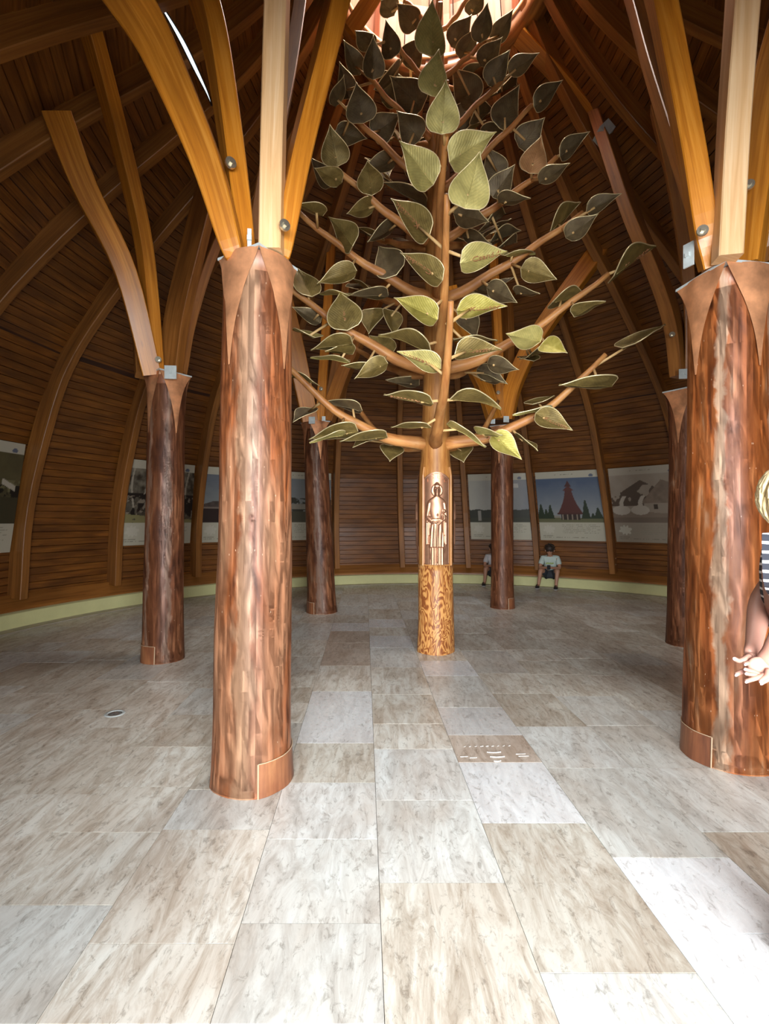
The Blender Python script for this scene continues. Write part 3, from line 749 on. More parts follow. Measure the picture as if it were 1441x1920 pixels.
# ================================================================== LEAF TREE
tree = empty('leaf_tree', (0.66, 6.17, 0), 'carved timber tree with brass leaves standing in the middle of the hall', 'sculpture')
T0 = Vector((0.645, 6.2, 0))
def trunk_r(h):
    return float(np.interp(h, [0, .4, 1.08, 1.10, 2.25, 2.32, 3.5, 5, 6.5, 8, 9], [.232, .222, .215, .215, .21, .185, .165, .135, .105, .075, .05]))
def trunk_seg(name, ha, hb, mat, n, squash=0.0):
    seg = 40; vs = []; uv = []
    for i in range(n + 1):
        h = ha + (hb - ha) * i / n
        for k in range(seg):
            a = 2 * math.pi * k / seg
            r = trunk_r(h) * (1 + .05 * noise.noise(Vector((math.cos(a) * 1.5, math.sin(a) * 1.5, h * 1.2))) * (1 if h > 2.4 or h < 1 else .3))
            if squash: r *= (1 + squash * math.cos(4 * a + .3))
            vs.append(T0 + Vector((math.sin(a) * r + (0.02 * (h - 2.5) * .2 if h > 2.5 else 0), math.cos(a) * r, h))); uv.append((h, min(k, seg - k) / seg * 1.3))
    fs = [(i * seg + k, (i + 1) * seg + k, (i + 1) * seg + (k + 1) % seg, i * seg + (k + 1) % seg) for i in range(n) for k in range(seg)]
    fs.append(tuple(n * seg + k for k in range(seg)))
    return mk(name, vs, fs, mat, tree, True, uvs=uv)
trunk_seg('trunk_foot', 0, 1.10, M['burl'], 14, .02)
trunk_seg('trunk', 1.09, 9.0, M['trunk'], 60)
# upright battens gripping the plaques
for a in (-.83, .83, 2.45, -2.45):
    a += math.pi
    d = Vector((math.sin(a), math.cos(a), 0)); s = Vector((d.y, -d.x, 0))
    g = MB()
    pts = [T0 + d * r + Vector((0, 0, h)) for r, h in ((.222, 1.09), (.222, 1.6), (.222, 2.2), (.205, 2.30))]
    beam_geo(g, pts, .026, .05, .04, d); g.build('batten', M['trunk'], tree)

# ---- copper relief plaques (a bearded robed figure with sword, orb, halo and crown)
def relief_height(u, v):
    """u in [-1,1] across, v in [0,1] up; returns height above the plate, in [0,1]"""
    h = np.zeros_like(u)
    def ell(cx, cy, rx, ry, H, p=.5):
        d = 1 - ((u - cx) / rx) ** 2 - ((v - cy) / ry) ** 2
        return np.where(d > 0, H * np.clip(d, 0, 1) ** p, 0)
    def seg(ax, ay, bx, by, r, H, asp=.165):
        X = u; Y = v / asp; AY = ay / asp; BY = by / asp
        dx = bx - ax; dy = BY - AY; L2 = dx * dx + dy * dy
        t = np.clip(((X - ax) * dx + (Y - AY) * dy) / L2, 0, 1)
        d = np.sqrt((X - ax - t * dx) ** 2 + (Y - AY - t * dy) ** 2) / r
        return np.where(d < 1, H * np.sqrt(np.clip(1 - d * d, 0, 1)), 0)
    # halo
    rr = np.sqrt((u - .02) ** 2 + ((v - .805) / .165) ** 2)
    h = np.maximum(h, np.where(rr < .40, .10, 0)); h = np.maximum(h, np.where(abs(rr - .38) < .03, .16, 0))
    # cloak behind
    wid = np.interp(v, [0, .2, .45, .62, .70, .735], [.50, .66, .80, .80, .66, .25])
    cl = np.where((abs(u) < wid) & (v < .72) & (v > .03), .28 + .06 * np.sin(u * 28 + v * 7), 0)
    cl = np.where((abs(u) > .50) & (v < .22 + .1 * np.sin(u * 9)), 0, cl)
    h = np.maximum(h, cl)
    # tunic (to the knees) with folds, then under-robe
    wt = np.interp(v, [.19, .3, .45, .5, .6, .70, .735], [.56, .48, .40, .38, .50, .60, .2])
    body = np.sqrt(np.clip(1 - (u / np.maximum(wt, .01)) ** 2, 0, 1))
    fold = np.where(v < .47, .10 * np.sin(u * 30 + 1.2 * np.sin(v * 9)) * np.clip((.47 - v) * 8, 0, 1), .03 * np.sin(v * 40 + u * 5))
    h = np.where((abs(u) < wt) & (v > .19) & (v < .735), np.maximum(h, .42 + .28 * body + fold), h)
    wr = np.interp(v, [0, .2], [.50, .42])
    h = np.where((abs(u) < wr) & (v <= .19), .30 + .18 * np.sqrt(np.clip(1 - (u / wr) ** 2, 0, 1)) + .09 * np.sin(u * 34), h)
    # belt, sleeves, hands
    h = np.maximum(h, np.where((abs(v - .485) < .012) & (abs(u) < .34), .82, 0))
    for s in (-1, 1):
        h = np.maximum(h, seg(s * .54, .67, s * .70, .52, .17, .74))
    h = np.maximum(h, seg(-.66, .53, -.22, .455, .15, .84)); h = np.maximum(h, seg(.66, .52, .44, .545, .13, .82))
    h = np.maximum(h, seg(-.24, .465, -.02, .455, .09, 1.0)); h = np.maximum(h, seg(.50, .50, .10, .44, .08, .9))
    h = np.maximum(h, seg(.46, .545, .50, .50, .09, .95)); h = np.maximum(h, ell(.50, .588, .15, .026, .95))
    # hanging sleeve ends
    for s in (-1, 1):
        h = np.maximum(h, np.where((abs(u - s * (.66 - (v - .2) * .1)) < .10) & (v > .22) & (v < .47), .45 + .15 * np.sin(u * 60), 0))
    # sword
    h = np.maximum(h, seg(.03, .03, .03, .50, .045, .92)); h = np.maximum(h, seg(-.08, .475, .14, .475, .03, .95)); h = np.maximum(h, ell(.03, .535, .045, .02, 1.0))
    # head, beard, hair, crown
    h = np.maximum(h, ell(.02, .81, .165, .045, .80)); h = np.maximum(h, ell(.02, .81, .215, .056, .52, .3))
    h = np.maximum(h, np.where(v < .80, ell(.02, .765, .17, .062, .86, .6) + .03 * np.sin(u * 70) * (abs(u) < .15) * (v > .71), 0)); h = np.maximum(h, seg(.02, .825, .02, .80, .035, .97))
    h = np.maximum(h, np.where((v > .838) & (v < .858) & (abs(u - .02) < .16), .80, 0)); h = np.maximum(h, ell(.02, .862, .14, .022, .7))
    for s in (-1, 1):
        h -= np.where(((u - .02 - s * .07) / .04) ** 2 + ((v - .820) / .006) ** 2 < 1, .25, 0)
    return h
def plaque(ang, label):
    nu, nv = 84, 230; H0, H1 = 1.105, 2.16
    U, Vv = np.meshgrid(np.linspace(-1, 1, nu + 1), np.linspace(0, 1, nv + 1))
    Hh = relief_height(U, Vv)
    # soften
    for _ in range(1): Hh[1:-1, 1:-1] = (Hh[1:-1, 1:-1] * 2 + Hh[:-2, 1:-1] + Hh[2:, 1:-1] + Hh[1:-1, :-2] + Hh[1:-1, 2:]) / 6
    vs = []; uv = []
    half = 0.80
    for j in range(nv + 1):
        for i in range(nu + 1):
            u, v = U[j, i], Vv[j, i]
            top = H1 + 0.075 * (1 - abs(u) ** 2.0)
            h = H0 + (top - H0) * v
            edge = 0.10 if (abs(u) > .965 or v > .985 or v < .01) else 0
            r = 0.224 + 0.046 * max(Hh[j, i], edge)
            a = math.pi - ang - u * half * 0.93 if False else math.pi + ang - u * half * .93
            vs.append(T0 + Vector((math.sin(a) * r, math.cos(a) * r, h))); uv.append((u, v))
    W = nu + 1
    fs = [(j * W + i, (j + 1) * W + i, (j + 1) * W + i + 1, j * W + i + 1) for j in range(nv) for i in range(nu)]
    o = mk('relief_plaque', vs, fs, M['bronze'], tree, True, uvs=uv)
    o['label'] = label
    return o
pl = plaque(0.04, 'copper relief of a bearded robed figure with halo, sword and orb')
plaque(0.04 + math.pi * 2 / 3 * 1.02, 'copper relief wrapping the left side of the trunk')
plaque(0.04 - math.pi * 2 / 3 * 1.02, 'copper relief wrapping the right side of the trunk')
def text_mesh(s, size, extr):
    c = bpy.data.curves.new('lettering', 'FONT'); c.body = s; c.size = size; c.extrude = extr; c.align_x = 'CENTER'; c.align_y = 'CENTER'; c.resolution_u = 2
    o = bpy.data.objects.new('lettering', c); COL.objects.link(o)
    me = bpy.data.meshes.new_from_object(o.evaluated_get(bpy.context.evaluated_depsgraph_get()))
    bpy.data.objects.remove(o); return me
for ch, u, hh in (('I', -.70, 2.135), ('S', -.30, 2.176), ('T', -.13, 2.183), ('E', .12, 2.184), ('I', .46, 2.163), ('M', .72, 2.13)):
    me = text_mesh(ch, .078, .006); me.materials.append(M['bronze'])
    a = math.pi + .04 - u * .80 * .93
    d = Vector((math.sin(a), math.cos(a), 0)); right = Vector((-d.y, d.x, 0)); right = Vector((0, 0, 1)).cross(d) * 1.0
    me.transform(Matrix((( right.x, 0, d.x, T0.x + d.x * .232), (right.y, 0, d.y, T0.y + d.y * .232), (0, 1, 0, hh), (0, 0, 0, 1))))
    o = bpy.data.objects.new('relief_letter', me); COL.objects.link(o); o.parent = pl

# ---- branches: tiers of five
TIERS = [(2.60, 3.55, 1.97, 2.4, .088), (3.52, 4.45, 2.0, 1.6, .082), (4.42, 5.21, 1.73, 1.4, .074), (5.12, 5.9, 1.445, 1.2, .062),
         (5.78, 6.56, 1.164, 1.15, .052), (6.40, 7.0, .867, 1.1, .044), (7.12, 7.55, .62, 1.1, .036), (7.75, 8.1, .42, 1.1, .03)]
ANG = {'front': 182.6, 'right': 108, 'left': 252, 'bright': 36, 'bleft': 324}
branches = []
for ti, (h0, h1, L, p, r0) in enumerate(TIERS):
    for nm, ad in ANG.items():
        if ti == 7 and nm in ('bright', 'bleft'): continue
        a = ad * D2R; d = Vector((math.sin(a), math.cos(a), 0)); rt = trunk_r(h0) * .7
        pts = []
        n = 14
        for i in range(n + 1):
            t = i / n; s = rt + (L - rt) * t
            w = Vector((d.y, -d.x, 0)) * .02 * math.sin(t * 5 + ti * 2 + ad)
            kink = .012 * math.sin(t * 17 + ti)
            pts.append(T0 + d * s + w + Vector((0, 0, h0 + (h1 - h0) * (s / L) ** p + kink)))
        branches.append(dict(tier=ti, name=nm, pts=pts, r=[(r0 + (.027 - r0) * (i / n) ** .8) for i in range(n + 1)], pegs=[], leaves=[]))

# ---- leaf shapes (unit length 1 along +x from base to tip, width ~0.72)
def leaf_mesh(name, mat, cup=.05, bend=.05, textile=None, rimw=.011, seed=0):
    nx, ny = 16, 6; g = MB()
    def halfw(t): return .418 * (math.sin(math.pi * min(1, t ** .62)) ** (.72 + .5 * t) if t < 1 else 0) * (1 - .30 * t)
    def P3(t, s, z=0):
        wv = halfw(t)
        return Vector((t, s * wv, cup * (s * s) * wv * 1.6 - .02 * math.exp(-(s * 6) ** 2) + bend * (t - .5) ** 2 * -1.6 + .012 * math.sin(t * 9 + seed + s * 2) + z))
    for side, z in ((1, .006), (-1, -.006)):
        vs = []; uv = []
        for i in range(nx + 1):
            for j in range(-ny, ny + 1): vs.append(P3(i / nx, j / ny, z)); uv.append((i / nx, j / ny * halfw(i / nx)))
        W = 2 * ny + 1
        fs = [(i * W + j, (i + 1) * W + j, (i + 1) * W + j + 1, i * W + j + 1) for i in range(nx) for j in range(W - 1)]
        if side < 0: fs = [f[::-1] for f in fs]
        g.add(vs, fs, uv, 0)
    ed = [P3(i / nx, 1) for i in range(nx + 1)] + [P3(i / nx, -1) for i in range(nx - 1, 0, -1)]
    tube_geo(g, ed + [ed[0]], rimw, 5, m=1, cap=False)
    tube_geo(g, [P3(.06 + .86 * i / 10, 0, -.004) for i in range(11)], [.012 - .0007 * i for i in range(11)], 5, m=1 if False else 0)
    me = mesh_data(name, g.v, g.f, [mat, M['rim'], M['leaf_text']], True, g.m, g.uv)
    return me
LM = {
 'o': [leaf_mesh('leaf_o%d' % i, M['leaf'], .10 + .03 * i, .03 + .06 * i, seed=i) for i in range(3)],
 'd': [leaf_mesh('leaf_d%d' % i, M['leaf_dark'], .10 + .03 * i, .05 * i, seed=i + 5) for i in range(2)],
 'p': [leaf_mesh('leaf_p%d' % i, M['leaf_pale'], .10, .04 * i, seed=i + 9) for i in range(2)],
 'y': [leaf_mesh('leaf_y', M['leaf_yellow'], .12, .05)],
 'c': [leaf_mesh('leaf_c', M['leaf_copper'], .08, .02)],
}
# bx, by = rounded base; tx, ty = pointed tip; w = seen width px; Z = depth; s = +1 tip farther / -1 tip nearer; k = colour; text
LEAVES = [
 # front branch, facing the door
 (871,392,899,284,78,4.15,1,'p',0),(841,303,929,247,62,4.55,1,'p',0),(827,252,834,165,63,4.40,1,'p',0),(808,181,822,92,57,4.75,1,'p',0),(807,106,810,-2,58,5.0,1,'p',0),
 (812,346,748,264,62,4.7,1,'p',0),(804,443,734,372,52,4.75,1,'o',2),(829,525,751,473,44,4.6,1,'o',1),(861,492,949,470,50,4.6,1,'p',1),(820,598,739,557,45,4.9,1,'y',0),
 (855,581,949,572,40,4.6,1,'y',3),(826,690,744,658,37,4.8,1,'p',2),(850,660,938,652,38,4.8,1,'o',4),(850,637,932,637,4,5.2,1,'o',0),(811,656,711,622,24,5.4,1,'o',0),
 (735,662,690,628,34,6.2,1,'o',0),(811,756,719,739,22,5.0,1,'o',2),(843,742,940,760,20,5.0,1,'o',0),(807,800,732,800,9,5.3,1,'o',0),(838,793,911,837,8,5.5,-1,'p',0),
 (894,811,938,815,16,5.6,-1,'p',0),(921,814,978,861,40,5.7,-1,'y',0),(972,819,1007,842,3,5.8,-1,'o',0),
 # lowest tier, left and below
 (587,716,545,706,16,5.7,1,'o',0),(678,770,608,752,20,5.85,1,'d',0),(670,808,578,822,30,5.6,-1,'o',0),(645,812,579,829,4,5.5,-1,'p',0),(725,818,636,826,18,5.8,-1,'o',0),
 (735,835,730,864,46,6.6,-1,'o',0),(862,838,868,866,46,6.6,-1,'o',0),(700,820,660,838,14,6.6,-1,'o',0),
 # lowest tier, right
 (1166,652,1246,607,19,5.5,1,'o',0),(1147,722,1047,720,26,5.55,-1,'o',0),(997,758,1038,741,12,5.9,1,'o',0),(1003,775,1073,806,38,5.5,-1,'o',2),(1025,768,960,777,4,5.7,-1,'p',0),
 # second tier right
 (1147,515,1225,458,29,5.5,1,'o',2),(1035,566,1097,551,29,5.8,1,'o',0),(1075,590,1122,567,22,5.5,-1,'o',0),(1012,640,948,626,46,5.3,-1,'p',0),(1015,643,1061,660,34,5.4,-1,'y',0),
 (912,682,972,693,32,5.9,-1,'d',0),(893,692,951,719,30,6.6,-1,'d',0),(985,668,1030,655,12,6.2,1,'o',0),(900,712,942,716,16,6.8,-1,'d',0),(1000,675,970,668,10,6.3,1,'o',0),
 # third tier right
 (1098,396,1160,364,29,5.6,1,'d',0),(1031,432,1086,378,29,5.9,1,'o',0),(1060,446,1108,410,38,5.5,-1,'d',0),(976,503,1044,523,42,5.6,-1,'o',0),(945,478,1003,475,4,5.7,1,'p',0),
 (912,539,970,567,36,5.7,-1,'d',0),(967,550,1009,549,18,6.0,-1,'d',0),(868,588,893,635,40,6.4,-1,'d',0),(935,462,968,452,16,6.4,1,'d',0),(880,540,940,548,22,6.3,-1,'d',0),
 # fourth tier right
 (1048,293,1104,246,32,5.7,1,'d',0),(992,325,1013,258,50,5.7,1,'c',0),(1010,342,1056,312,30,5.5,-1,'d',0),(923,370,957,319,44,5.8,1,'d',0),(934,378,994,370,24,5.6,-1,'d',0),
 (972,276,1012,230,50,6.0,1,'d',0),(935,335,915,280,46,6.3,1,'d',0),(850,400,917,415,44,5.6,-1,'d',0),(865,442,921,457,26,6.2,-1,'d',0),(908,422,947,400,22,6.1,1,'d',0),(918,452,975,430,24,6.5,1,'d',0),
 # fifth tier right
 (1000,200,1054,150,35,5.8,1,'o',0),(936,241,972,159,55,5.9,1,'o',0),(930,172,968,157,18,6.3,1,'o',0),(885,218,925,205,30,6.2,1,'d',0),(900,250,960,240,20,6.3,-1,'d',0),
 # sixth and up, right
 (953,138,1000,105,32,5.9,1,'o',0),(914,160,946,108,44,5.95,1,'o',0),(900,124,930,84,38,6.0,1,'d',0),(899,80,908,30,38,6.0,1,'o',0),(925,82,950,37,34,6.3,1,'d',0),
 (890,195,846,125,56,6.3,1,'d',0),(845,88,873,44,42,6.2,1,'d',0),(863,112,885,68,36,6.3,1,'d',0),(880,30,900,-5,30,6.2,1,'o',0),(790,205,730,142,62,6.1,1,'d',0),
 # third tier left
 (605,402,556,380,22,5.5,-1,'o',0),(664,462,618,407,48,5.7,1,'o',0),(740,424,687,452,26,6.3,-1,'d',0),(742,515,708,460,60,5.9,1,'d',0),(667,506,592,530,36,5.6,-1,'o',0),
 (727,554,654,552,22,6.2,-1,'d',0),(654,552,598,550,4,5.7,1,'p',0),(650,618,636,545,66,5.6,1,'o',2),(700,578,690,625,44,6.7,-1,'o',0),(732,580,738,630,36,6.7,-1,'o',0),(800,436,760,428,22,6.2,-1,'d',0),
 # second tier left
 (584,556,554,500,44,5.6,1,'o',0),(660,642,581,653,28,5.6,-1,'o',0),(660,660,608,655,20,5.8,-1,'o',0),(655,677,581,669,4,5.7,1,'p',0),(695,692,639,684,16,5.9,-1,'o',0),
 (725,680,662,709,34,5.8,-1,'o',0),(590,631,548,616,6,5.5,1,'p',0),(785,722,722,712,20,6.7,-1,'d',0),(600,605,548,575,26,5.9,-1,'d',0),(586,765,548,790,22,6.2,-1,'d',0),
 # fourth tier left
 (632,312,620,247,54,5.6,1,'o',0),(640,342,592,316,34,5.8,-1,'o',0),(627,250,688,260,38,6.1,1,'d',0),(696,364,690,316,50,5.8,1,'o',0),(702,386,648,400,32,6.0,-1,'o',0),
 (742,300,676,318,34,6.2,-1,'d',0),(800,387,716,338,22,6.3,1,'d',0),(620,350,585,300,34,6.2,-1,'d',0),
 # fifth tier left
 (680,231,669,166,58,5.8,1,'o',0),(697,255,752,212,48,6.2,1,'d',0),(786,263,743,208,52,5.9,1,'o',0),(628,200,640,155,26,5.7,1,'o',0),
 # sixth and up, left
 (697,93,669,62,34,6.0,1,'d',0),(734,110,724,44,38,6.0,1,'d',0),(699,149,699,91,42,5.9,1,'o',0),(674,140,652,92,34,6.2,1,'o',0),(738,27,714,0,36,6.2,1,'o',0),
 (780,54,749,14,42,6.2,1,'d',0),(745,137,700,168,24,6.2,-1,'d',0),(760,125,790,70,44,6.4,1,'d',0),(715,190,760,160,40,6.5,1,'d',0),(655,185,640,130,36,6.5,1,'d',0),
 (830,330,800,300,30,6.5,1,'d',0),(850,240,880,190,44,6.5,1,'d',0),(790,330,750,300,34,6.5,1,'d',0),(700,300,730,330,26,6.6,-1,'d',0),
]
def nearest(p):
    best = None
    for b in branches:
        for i in range(2, len(b['pts'])):
            d = (b['pts'][i] - p).length
            if best is None or d < best[0]: best = (d, b, i)
    return best
rl = random.Random(5)
LL = 0.46
def place_leaf(base, axis, lateral, L, kind, wratio, text, peg=True):
    """axis: unit base->tip, lateral: unit; wratio scales the true width"""
    nrm = axis.cross(lateral).normalized()
    if nrm.z < 0: nrm = -nrm; 
    lat = nrm.cross(axis).normalized()
    mx = Matrix(((axis.x * L, lat.x * L * wratio, nrm.x * L, base.x), (axis.y * L, lat.y * L * wratio, nrm.y * L, base.y), (axis.z * L, lat.z * L * wratio, nrm.z * L, base.z), (0, 0, 0, 1)))
    d, b, i = nearest(base + axis * .06)
    b['leaves'].append((mx, rl.choice(LM[kind]), text))
    if peg and d < .75:
        j = max(1, i - (1 if i == len(b['pts']) - 1 and d > .1 else 0))
        q = b['pts'][j]; e = base + axis * (L * .24) - nrm * .012
        if (e - q).length < .8: b['pegs'].append((q, e))
for (bx, by, tx, ty, wpx, Z, s, k, text) in LEAVES:
    if k == 'o' and by < 290 and not text: k = 'd'  # upper leaves seen from beneath get the darker copy as painted shade
    if ty < by - 20 and by < 420: s = -1
    b0 = P(bx, by, Z); app = math.hypot(tx - bx, ty - by) / F * Z
    L = LL if app < LL else app * 1.02
    dz = math.sqrt(max(0, L * L - app * app)) * .75 * s
    tp = P(tx, ty, Z + dz); ax = (tp - b0); L = max(ax.length, .38); axn = ax.normalized()
    mid = (b0 + tp) / 2; view = (Vector((0, 0, EYE)) - mid).normalized()
    sp = view.cross(axn).normalized(); wtrue = L * .76
    wapp = wpx / F * (Z + dz / 2)
    wr = 1.0
    if wapp > wtrue: wr = min(1.45, wapp / wtrue); cosf = 1
    else:
        cosf = wapp / wtrue
        if cosf > .5: wr = cosf ** .65; cosf = cosf ** .35
    q = (view - axn * view.dot(axn)).normalized(); sinf = math.sqrt(max(0, 1 - cosf * cosf))
    # leaf plane leans so that its upper face looks up: choose the lateral with the flatter result
    c1 = sp * cosf + q * sinf; c2 = sp * cosf - q * sinf
    n1 = abs(axn.cross(c1).z); n2 = abs(axn.cross(c2).z)
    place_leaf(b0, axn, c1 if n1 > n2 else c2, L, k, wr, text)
# leaves of the rear branches, mostly seen between the others
for b in branches:
    if b['name'] in ('bright', 'bleft') and len(b['leaves']) < 4 and 2 <= b['tier'] <= 6:
        pts = b['pts']
        for i, sd in ((7, 1), (9, -1), (11, 1), (14, 0)):
            if sd == 0: ax = (pts[14] - pts[12]).normalized(); base = pts[14] + ax * .02
            else:
                T = (pts[i + 1] - pts[i - 1]).normalized(); ax = (T.cross(Vector((0, 0, 1))) * sd + T * .6 + Vector((0, 0, rl.uniform(0, .4)))).normalized(); base = pts[i] + ax * .10
            lat = ax.cross(Vector((rl.uniform(-.4, .4), rl.uniform(-.9, -.2), 1))).normalized()
            place_leaf(base, ax, lat, rl.uniform(.40, .48), 'd' if rl.random() < .6 else 'o', 1.0, 0)
TXT = {1: 'Csongrád', 2: 'Kecskemét', 3: 'Kuszto', 4: 'Csesztve'}
TXT = {1: 'Csanádi', 2: 'Kesztölc', 3: 'Kusztor', 4: 'Csesztve'}
tcache = {}
for b in branches:
    g = MB(); tube_geo(g, b['pts'], b['r'], 14, wob=.12, seed=b['tier'] * 3 + len(b['name']))
    for (q, e) in b['pegs']:
        tube_geo(g, [q, q.lerp(e, .5), e], [.017, .0145, .013], 8, m=1)
    bo = g.build('branch', [M['branch'], M['peg']], tree, True)
    for (mx, me, text) in b['leaves']:
        o = bpy.data.objects.new('leaf', me); COL.objects.link(o); o.parent = bo; o.matrix_local = mx
        if text:
            if text not in tcache:
                t = text_mesh(TXT[text], .16, .006); t.materials.append(M['leaf_text']); tcache[text] = t
            # lettering on the underside, along the midrib: joined into a copy of the leaf mesh
            key = (text, me.name)
            if key not in tcache:
                import bmesh
                bm = bmesh.new(); bm.from_mesh(me); n0 = len(bm.faces)
                t2 = tcache[text].copy(); wdt = max(v.co.x for v in t2.vertices) - min(v.co.x for v in t2.vertices)
                sc = .60 / wdt
                t2.transform(Matrix.Translation((.56, 0.0, -.026)) @ Matrix.Rotation(math.pi, 4, 'X') @ Matrix.Diagonal((sc, min(1.1, sc * 1.4), 1, 1)))
                bm.from_mesh(t2); bm.faces.ensure_lookup_table()
                for f in bm.faces[n0:]: f.material_index = 2
                me2 = me.copy(); bm.to_mesh(me2); bm.free(); tcache[key] = me2
            o.data = tcache[key]
# ================================================================== FLOOR LAMP
def floor_lamp():
    c = Vector(((215 - 720) / F * yz(1338), yz(1338), 0)); t = empty('floor_spotlight', tuple(c), 'round steel spotlight sunk into the floor at left', 'light')
    vs = []; prof = [(.0, .0015), (.055, .0015)]
    g = MB(); ring_geo(g, (c.x, c.y), [(.054, .001), (.056, .005), (.078, .005), (.082, .0)], 0, 360, 28); g.build('bezel', M['steel'], t, True)
    g = MB(); ring_geo(g, (c.x, c.y), [(0.0, .0035), (.03, .0035), (.055, .002)], 0, 360, 28); g.build('lens', M['lens_glass'], t, True)
floor_lamp()

# ================================================================== POSTERS
def vc_mat():
    m, nt, b = new_mat('printed_panel'); at = nt.nodes.new('ShaderNodeAttribute'); at.attribute_name = 'print'
    nt.links.new(at.outputs['Color'], b.inputs['Base Color']); b.inputs['Roughness'].default_value = .45; return m
M['print'] = vc_mat()
NXp, NYp = 110, 130
rs = np.random.RandomState(2)
def fbm(x, y, sc, seed, oct=4):
    out = np.zeros_like(x); amp = 1; tot = 0
    r = np.random.RandomState(seed)
    for o in range(oct):
        n = int(sc * 2 ** o) + 2; gr = r.rand(n + 1, n + 1)
        X = np.clip(x, 0, .9999) * (n - 1); Y = np.clip(y, 0, .9999) * (n - 1); i = X.astype(int); j = Y.astype(int); fx = X - i; fy = Y - j
        fx = fx * fx * (3 - 2 * fx); fy = fy * fy * (3 - 2 * fy)
        v = gr[j, i] * (1 - fx) * (1 - fy) + gr[j, i + 1] * fx * (1 - fy) + gr[j + 1, i] * (1 - fx) * fy + gr[j + 1, i + 1] * fx * fy
        out += v * amp; tot += amp; amp *= .55
    return out / tot
def picture(kind):
    x, y = np.meshgrid(np.linspace(0, 1, NXp), np.linspace(0, 1, NYp))      # y up
    C = np.zeros(x.shape + (3,)); paper = np.array([.60, .60, .50])
    def put(mask, col): C[mask] = np.array(col)
    def mixin(mask, a, b, t): C[mask] = (np.array(a)[None] * (1 - t[mask][:, None]) + np.array(b)[None] * t[mask][:, None])
    all_ = np.ones_like(x, bool); n1 = fbm(x, y, 6, hash(kind) % 97 if False else len(kind) * 7, 5); n2 = fbm(x, y, 18, len(kind) * 3 + 1, 4)
    py = (y - .27) / (.905 - .27)                                            # picture-local height
    if kind == 'tower':
        mixin(all_, (.36, .42, .47), (.07, .13, .27), np.clip(py * 1.1 + .2 * (n1 - .5), 0, 1))
        put((py < .10 + .02 * np.sin(x * 9)), (.17, .18, .08))
        put((py < .16) & (py > .1) & (x > .1) & (x < .35), (.33, .31, .28))
        tw = .055 + .13 * np.clip((.72 - py) / .5, 0, 1) ** 1.6 + .0
        put((abs(x - .51) < tw + .0) & (py > .20) & (py < .72), (.13, .028, .022))
        put((abs(x - .51) < .10 * (1 - (py - .70) / .10 * .8) * 1) & (py > .72) & (py < .80), (.14, .03, .022))
        put((abs(x - .51) < .055 * (1 - (py - .80) / .14)) & (py >= .80) & (py < .94), (.10, .022, .02))
        put((abs(x - .51) < .20) & (py > .18) & (py < .215), (.10, .022, .018))
        put((abs(x - .51) < .15) & (py > .06) & (py < .18), (.05, .03, .025)); put((abs((x * 14) % 1 - .5) < .12) & (abs(x - .51) < .15) & (py > .06) & (py < .18), (.35, .28, .22))
        for cx, hh, ww in ((.05, .42, .07), (.13, .30, .06), (.20, .40, .06), (.75, .50, .07), (.93, .32, .08), (.85, .2, .05)):
            put((abs(x - cx) < ww * (1 - py / hh) * (1.0 + .5 * (n2 - .5)) + .01) & (py < hh) & (py > .08), (.025, .05, .02))
    elif kind == 'lawn':
        mixin(all_, (.52, .54, .50), (.22, .25, .33), np.clip(x * .9 + .25 * (n1 - .5), 0, 1))
        put(py < .30 + .06 * (n1 - .5), (.03, .035, .02)); put(py < .1, (.045, .05, .025)); put((abs(x - .17) < .03) & (py < .28) & (py > .03), (.32, .32, .30))
        put((abs(x - .80) < .06) & (abs(py - .86) < .05) & (n1 > .45), (.6, .6, .6))
    elif kind == 'swan':
        mixin(all_, (.36, .30, .24), (.46, .41, .35), n1); 
        put((py > .35) & (fbm(x, y, 9, 5) > .46) & (py < .88 - abs(x - .45) * .8), (.13, .09, .065))
        rf = (py > .40) & (py < .40 + (x - .42) * 1.5) & (x > .42) & (py < .92); mixin(rf, (.20, .14, .10), (.34, .26, .20), n2)
        put((py > .88 - (x - .72) * .55) & (x > .70) & (py < .98 - (x - .72) * .35), (.42, .36, .29))
        put((x > .5) & (py > .22) & (py < .40), (.40, .34, .28)); put((x > .84) & (py > .22) & (py < .44), (.09, .06, .045))
        put((abs(x - .62) < .03) & (py > .28) & (py < .38), (.08, .055, .04))
        put(py < .22 + .03 * np.sin(x * 6), (.30, .235, .18)); put((py < .10), (.24, .18, .14))
        for cx in (.08, .35):
            put((((x - cx - .05) / .13) ** 2 + ((py - .26) / .10) ** 2 < 1), (.58, .54, .48)); put((abs(x - cx - .10 - .04 * np.sin(py * 12)) < .03) & (py > .26) & (py < .56), (.58, .54, .48))
    elif kind == 'forest':
        mixin(all_, (.05, .035, .02), (.28, .26, .2), np.clip((fbm(x, y, 14, 8) - .3) * 2.2 * (.25 + py), 0, 1))
        for cx in (.12, .30, .38, .47, .60, .75, .9): put((abs(x - cx - .03 * np.sin(py * 5 + cx * 9)) < .012) & (py > .28), (.42, .39, .32))
        dk = (fbm(x, y, 7, 21) > .5) & (py < .55) & (py > .12); put(dk, (.018, .010, .007))
        br = (fbm(x, y, 16, 22) > .60) & (py < .5); put(br, (.30, .25, .19))
        put((py < .15 - .1 * (x - .1)) & (n1 > .35), (.30, .28, .10))
    elif kind == 'ruin':
        mixin(all_, (.30, .36, .38), (.14, .18, .26), np.clip(py + .6 * (fbm(x, y * 2.5 % 1, 5, 4) - .5), 0, 1))
        hill = .38 + .14 * np.exp(-((x - .75) / .25) ** 2) + .07 * np.exp(-((x - .2) / .12) ** 2); mixin(py < hill, (.05, .035, .03), (.14, .10, .09), n2)
